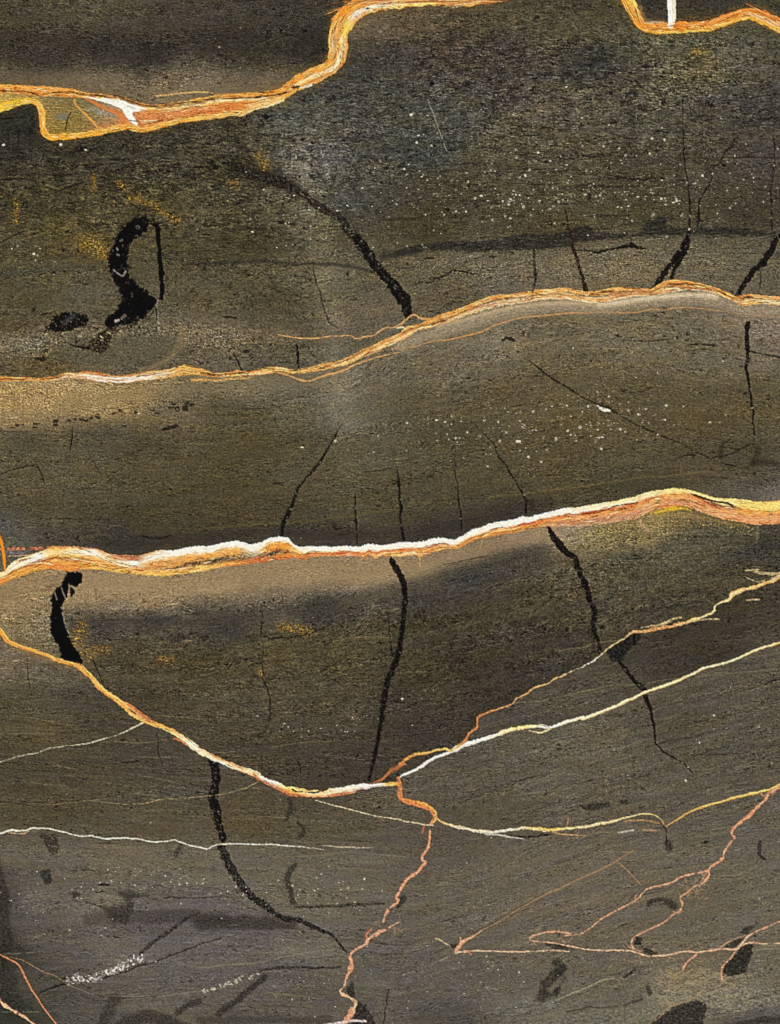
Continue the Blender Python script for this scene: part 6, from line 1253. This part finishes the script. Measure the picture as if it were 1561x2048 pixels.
# ------------------------------------------------------------------ materials
def stone_mat(name, grain, rough, spec, bump):
    m = bpy.data.materials.new(name); m.use_nodes = True
    n = m.node_tree.nodes; l = m.node_tree.links
    b = n['Principled BSDF']
    b.inputs['Roughness'].default_value = rough
    b.inputs['Specular IOR Level'].default_value = spec
    at = n.new('ShaderNodeAttribute'); at.attribute_name = 'pigment'
    bd = n.new('ShaderNodeAttribute'); bd.attribute_name = 'bedding'
    zn = n.new('ShaderNodeAttribute'); zn.attribute_name = 'grain'
    def noise(scale, detail, rg=.6):
        mp = n.new('ShaderNodeMapping'); mp.inputs['Scale'].default_value = scale
        l.new(bd.outputs['Vector'], mp.inputs['Vector'])
        t = n.new('ShaderNodeTexNoise'); t.inputs['Scale'].default_value = 1; t.inputs['Detail'].default_value = detail
        t.inputs['Roughness'].default_value = rg
        l.new(mp.outputs[0], t.inputs['Vector'])
        return t.outputs['Fac']
    a = noise((1 / 5.0, 1 / 2.4, 1), 3, .7)         # short fibres along the bedding (mm)
    g = noise((1 / 2.6, 1 / 2.4, 1), 2, .7)         # single grains
    def math_(op, x, y):
        k = n.new('ShaderNodeMath'); k.operation = op
        for i, v in enumerate((x, y)):
            if isinstance(v, (int, float)): k.inputs[i].default_value = v
            else: l.new(v, k.inputs[i])
        return k.outputs[0]
    s = math_('ADD', math_('MULTIPLY', math_('SUBTRACT', a, .5), 1.0), math_('MULTIPLY', math_('SUBTRACT', g, .5), 1.2))
    s = math_('MULTIPLY', s, math_('MULTIPLY', zn.outputs['Fac'], grain))
    s = math_('MAXIMUM', math_('ADD', s, 1.0), .12)
    mx = n.new('ShaderNodeMix'); mx.data_type = 'RGBA'; mx.blend_type = 'MULTIPLY'; mx.inputs[0].default_value = 1
    l.new(at.outputs['Color'], mx.inputs[6])
    cb = n.new('ShaderNodeCombineColor')
    for i in range(3): l.new(s, cb.inputs[i])
    l.new(cb.outputs[0], mx.inputs[7])
    l.new(mx.outputs[2], b.inputs['Base Color'])
    bp = n.new('ShaderNodeBump'); bp.inputs['Strength'].default_value = bump; bp.inputs['Distance'].default_value = .0004
    l.new(g, bp.inputs['Height']); l.new(bp.outputs[0], b.inputs['Normal'])
    return m


MATS = {'stone': stone_mat('layered_stone', 2.6, .8, .05, .5), 'vein': stone_mat('vein_mineral', 1.1, .8, .05, .3), 'crack': stone_mat('crack_filling', 2.0, .85, .03, .5)}

# ------------------------------------------------------------------ meshes: the face is cut into its pieces
PX = (GX - W_PX / 2) / 1000; PY = (H_PX / 2 - GY) / 1000
CO = np.stack([PX, PY, HGT / 1000], -1).reshape(-1, 3).astype(np.float32)
PIG = np.concatenate([ALB, np.ones((NY, NX, 1), np.float32)], -1).reshape(-1, 4)
BED = np.stack([U, V, np.zeros_like(U)], -1).reshape(-1, 3).astype(np.float32)
GR = ZONE.reshape(-1).astype(np.float32)
# vertex normals of the whole face, so that no seam shows between pieces
gz_y, gz_x = np.gradient(HGT, STEP)
NRM = np.stack([-gz_x, gz_y, np.ones_like(HGT)], -1); NRM /= np.linalg.norm(NRM, axis=-1, keepdims=True)
NRM = NRM.reshape(-1, 3).astype(np.float32)
FOWN = OWNV[:-1, :-1]
idx = (np.arange(NY - 1)[:, None] * NX + np.arange(NX - 1)[None, :])

root = bpy.data.objects.new('banded_rock', None)
COL.objects.link(root)
root['label'] = 'dark layered stone slab crossed by orange, white and pink veins and black cracks'
root['category'] = 'rock'
root['kind'] = 'thing'
OBJ = {}
counts = np.bincount(FOWN.reshape(-1), minlength=len(PIECES))
for i, p in enumerate(PIECES):
    if counts[i] < 12:
        continue
    f = idx[FOWN == i]
    quads = np.stack([f, f + NX, f + NX + 1, f + 1], 1)
    used, inv = np.unique(quads.reshape(-1), return_inverse=True)
    me = bpy.data.meshes.new(p['name'])
    me.vertices.add(len(used)); me.vertices.foreach_set('co', CO[used].reshape(-1))
    nq = len(f)
    me.loops.add(nq * 4); me.loops.foreach_set('vertex_index', inv.astype(np.int32).reshape(-1))
    me.polygons.add(nq); me.polygons.foreach_set('loop_start', np.arange(0, nq * 4, 4, dtype=np.int32))
    me.polygons.foreach_set('use_smooth', np.ones(nq, bool))
    me.update()
    a = me.attributes.new('pigment', 'FLOAT_COLOR', 'POINT'); a.data.foreach_set('color', PIG[used].reshape(-1))
    a = me.attributes.new('bedding', 'FLOAT_VECTOR', 'POINT'); a.data.foreach_set('vector', BED[used].reshape(-1))
    a = me.attributes.new('grain', 'FLOAT', 'POINT'); a.data.foreach_set('value', GR[used])
    me.normals_split_custom_set_from_vertices(NRM[used])
    me.materials.append(MATS[p['mat']])
    o = bpy.data.objects.new(p['name'], me); COL.objects.link(o)
    if p['label']: o['label'] = p['label']
    if p['kind']: o['kind'] = p['kind']
    OBJ[i] = o
for i, o in OBJ.items():
    pr = PIECES[i]['parent']
    o.parent = OBJ.get(pr, root) if pr is not None else root

# the flecks: little proud grains, too small to pick apart
vs, fs, cl = [], [], []
for x, y, s, b in FL:
    if not (-20 < x < W_PX + 20 and -20 < y < H_PX + 20): continue
    z = HGT[int((y + M) / STEP), int((x + M) / STEP)] / 1000
    k = len(vs); n = 6
    a0 = rng.random() * 6.28; el = .5 + .7 * rng.random()
    for j in range(n):
        r = s * (.55 + .8 * rng.random())
        vs.append(((x + r * 1.1 * math.cos(a0 + j * 1.047) - W_PX / 2) / 1000, (H_PX / 2 - y - r * el * math.sin(a0 + j * 1.047)) / 1000, z + .00022))
    vs.append(((x - W_PX / 2) / 1000, (H_PX / 2 - y) / 1000, z + .00022 + s * .0001))
    cc = to_albedo(np.array((244, 234, 204)) * b * min(1, .66 + s * .2))
    for j in range(n + 1): cl.append((*(cc * (.8 if j < n else 1.0)), 1))
    fs += [(k + j, k + (j + 1) % n, k + n) if True else 0 for j in range(n)]
me = bpy.data.meshes.new('light_flecks')
me.from_pydata(vs, [], [t[::-1] for t in fs]); me.update()
a = me.attributes.new('pigment', 'FLOAT_COLOR', 'POINT'); a.data.foreach_set('color', np.array(cl, np.float32).reshape(-1))
me.materials.append(MATS['vein'])
o = bpy.data.objects.new('light_flecks', me); COL.objects.link(o)
o.parent = root; o['kind'] = 'stuff'; o['label'] = 'tiny pale flecks scattered over the dark layers'

# the body of the slab under its face, with rough sawn sides
bx0, bx1 = PX.min(), PX.max(); by0, by1 = PY.min(), PY.max()
n = 240
ring = []
for (ax, ay), (bx, by) in (((bx0, by0), (bx1, by0)), ((bx1, by0), (bx1, by1)), ((bx1, by1), (bx0, by1)), ((bx0, by1), (bx0, by0))):
    for j in range(n): ring.append((ax + (bx - ax) * j / n, ay + (by - ay) * j / n))
vs, fs = [], []
lv = [.0001, -.012, -.021, -.030]
for zi, z in enumerate(lv):
    for (x, y) in ring:
        o_ = .0004 if zi == 0 else .0016 * rng.random()
        vs.append((x * (1 + o_), y * (1 + o_), z))
R_ = len(ring)
for zi in range(len(lv) - 1):
    for j in range(R_):
        a_, b_ = zi * R_ + j, zi * R_ + (j + 1) % R_
        fs.append((a_, a_ + R_, b_ + R_, b_))
k0 = len(vs); vs += [(x, y, -.0035) for x, y in ring]
fs.append(tuple(range(k0, k0 + R_))); fs.append(tuple(range((len(lv) - 1) * R_, len(lv) * R_))[::-1])
me = bpy.data.meshes.new('slab_body'); me.from_pydata(vs, [], fs); me.update()
bm_ = bpy.data.materials.new('sawn_stone'); bm_.use_nodes = True
nn, ll = bm_.node_tree.nodes, bm_.node_tree.links
tn = nn.new('ShaderNodeTexNoise'); tn.inputs['Scale'].default_value = 60; tn.inputs['Detail'].default_value = 6
cr = nn.new('ShaderNodeValToRGB'); cr.color_ramp.elements[0].color = (.02, .018, .013, 1); cr.color_ramp.elements[1].color = (.10, .085, .06, 1)
ll.new(tn.outputs['Fac'], cr.inputs[0]); ll.new(cr.outputs[0], nn['Principled BSDF'].inputs['Base Color'])
nn['Principled BSDF'].inputs['Roughness'].default_value = .85
me.materials.append(bm_)
o = bpy.data.objects.new('slab_body', me); COL.objects.link(o); o.parent = root

# the ground it lies on
me = bpy.data.meshes.new('ground')
me.from_pydata([(-150, -150, -.031), (150, -150, -.031), (150, 150, -.031), (-150, 150, -.031)], [], [(0, 1, 2, 3)]); me.update()
gm = bpy.data.materials.new('grey_concrete'); gm.use_nodes = True
nn, ll = gm.node_tree.nodes, gm.node_tree.links
tc = nn.new('ShaderNodeTexCoord'); tn = nn.new('ShaderNodeTexNoise'); tn.inputs['Scale'].default_value = 9; tn.inputs['Detail'].default_value = 9; tn.inputs['Roughness'].default_value = .7
ll.new(tc.outputs['Object'], tn.inputs['Vector'])
cr = nn.new('ShaderNodeValToRGB'); cr.color_ramp.elements[0].color = (.13, .125, .115, 1); cr.color_ramp.elements[1].color = (.30, .29, .27, 1)
ll.new(tn.outputs['Fac'], cr.inputs[0]); ll.new(cr.outputs[0], nn['Principled BSDF'].inputs['Base Color'])
nn['Principled BSDF'].inputs['Roughness'].default_value = .9
me.materials.append(gm)
o = bpy.data.objects.new('ground', me); COL.objects.link(o); o['kind'] = 'structure'
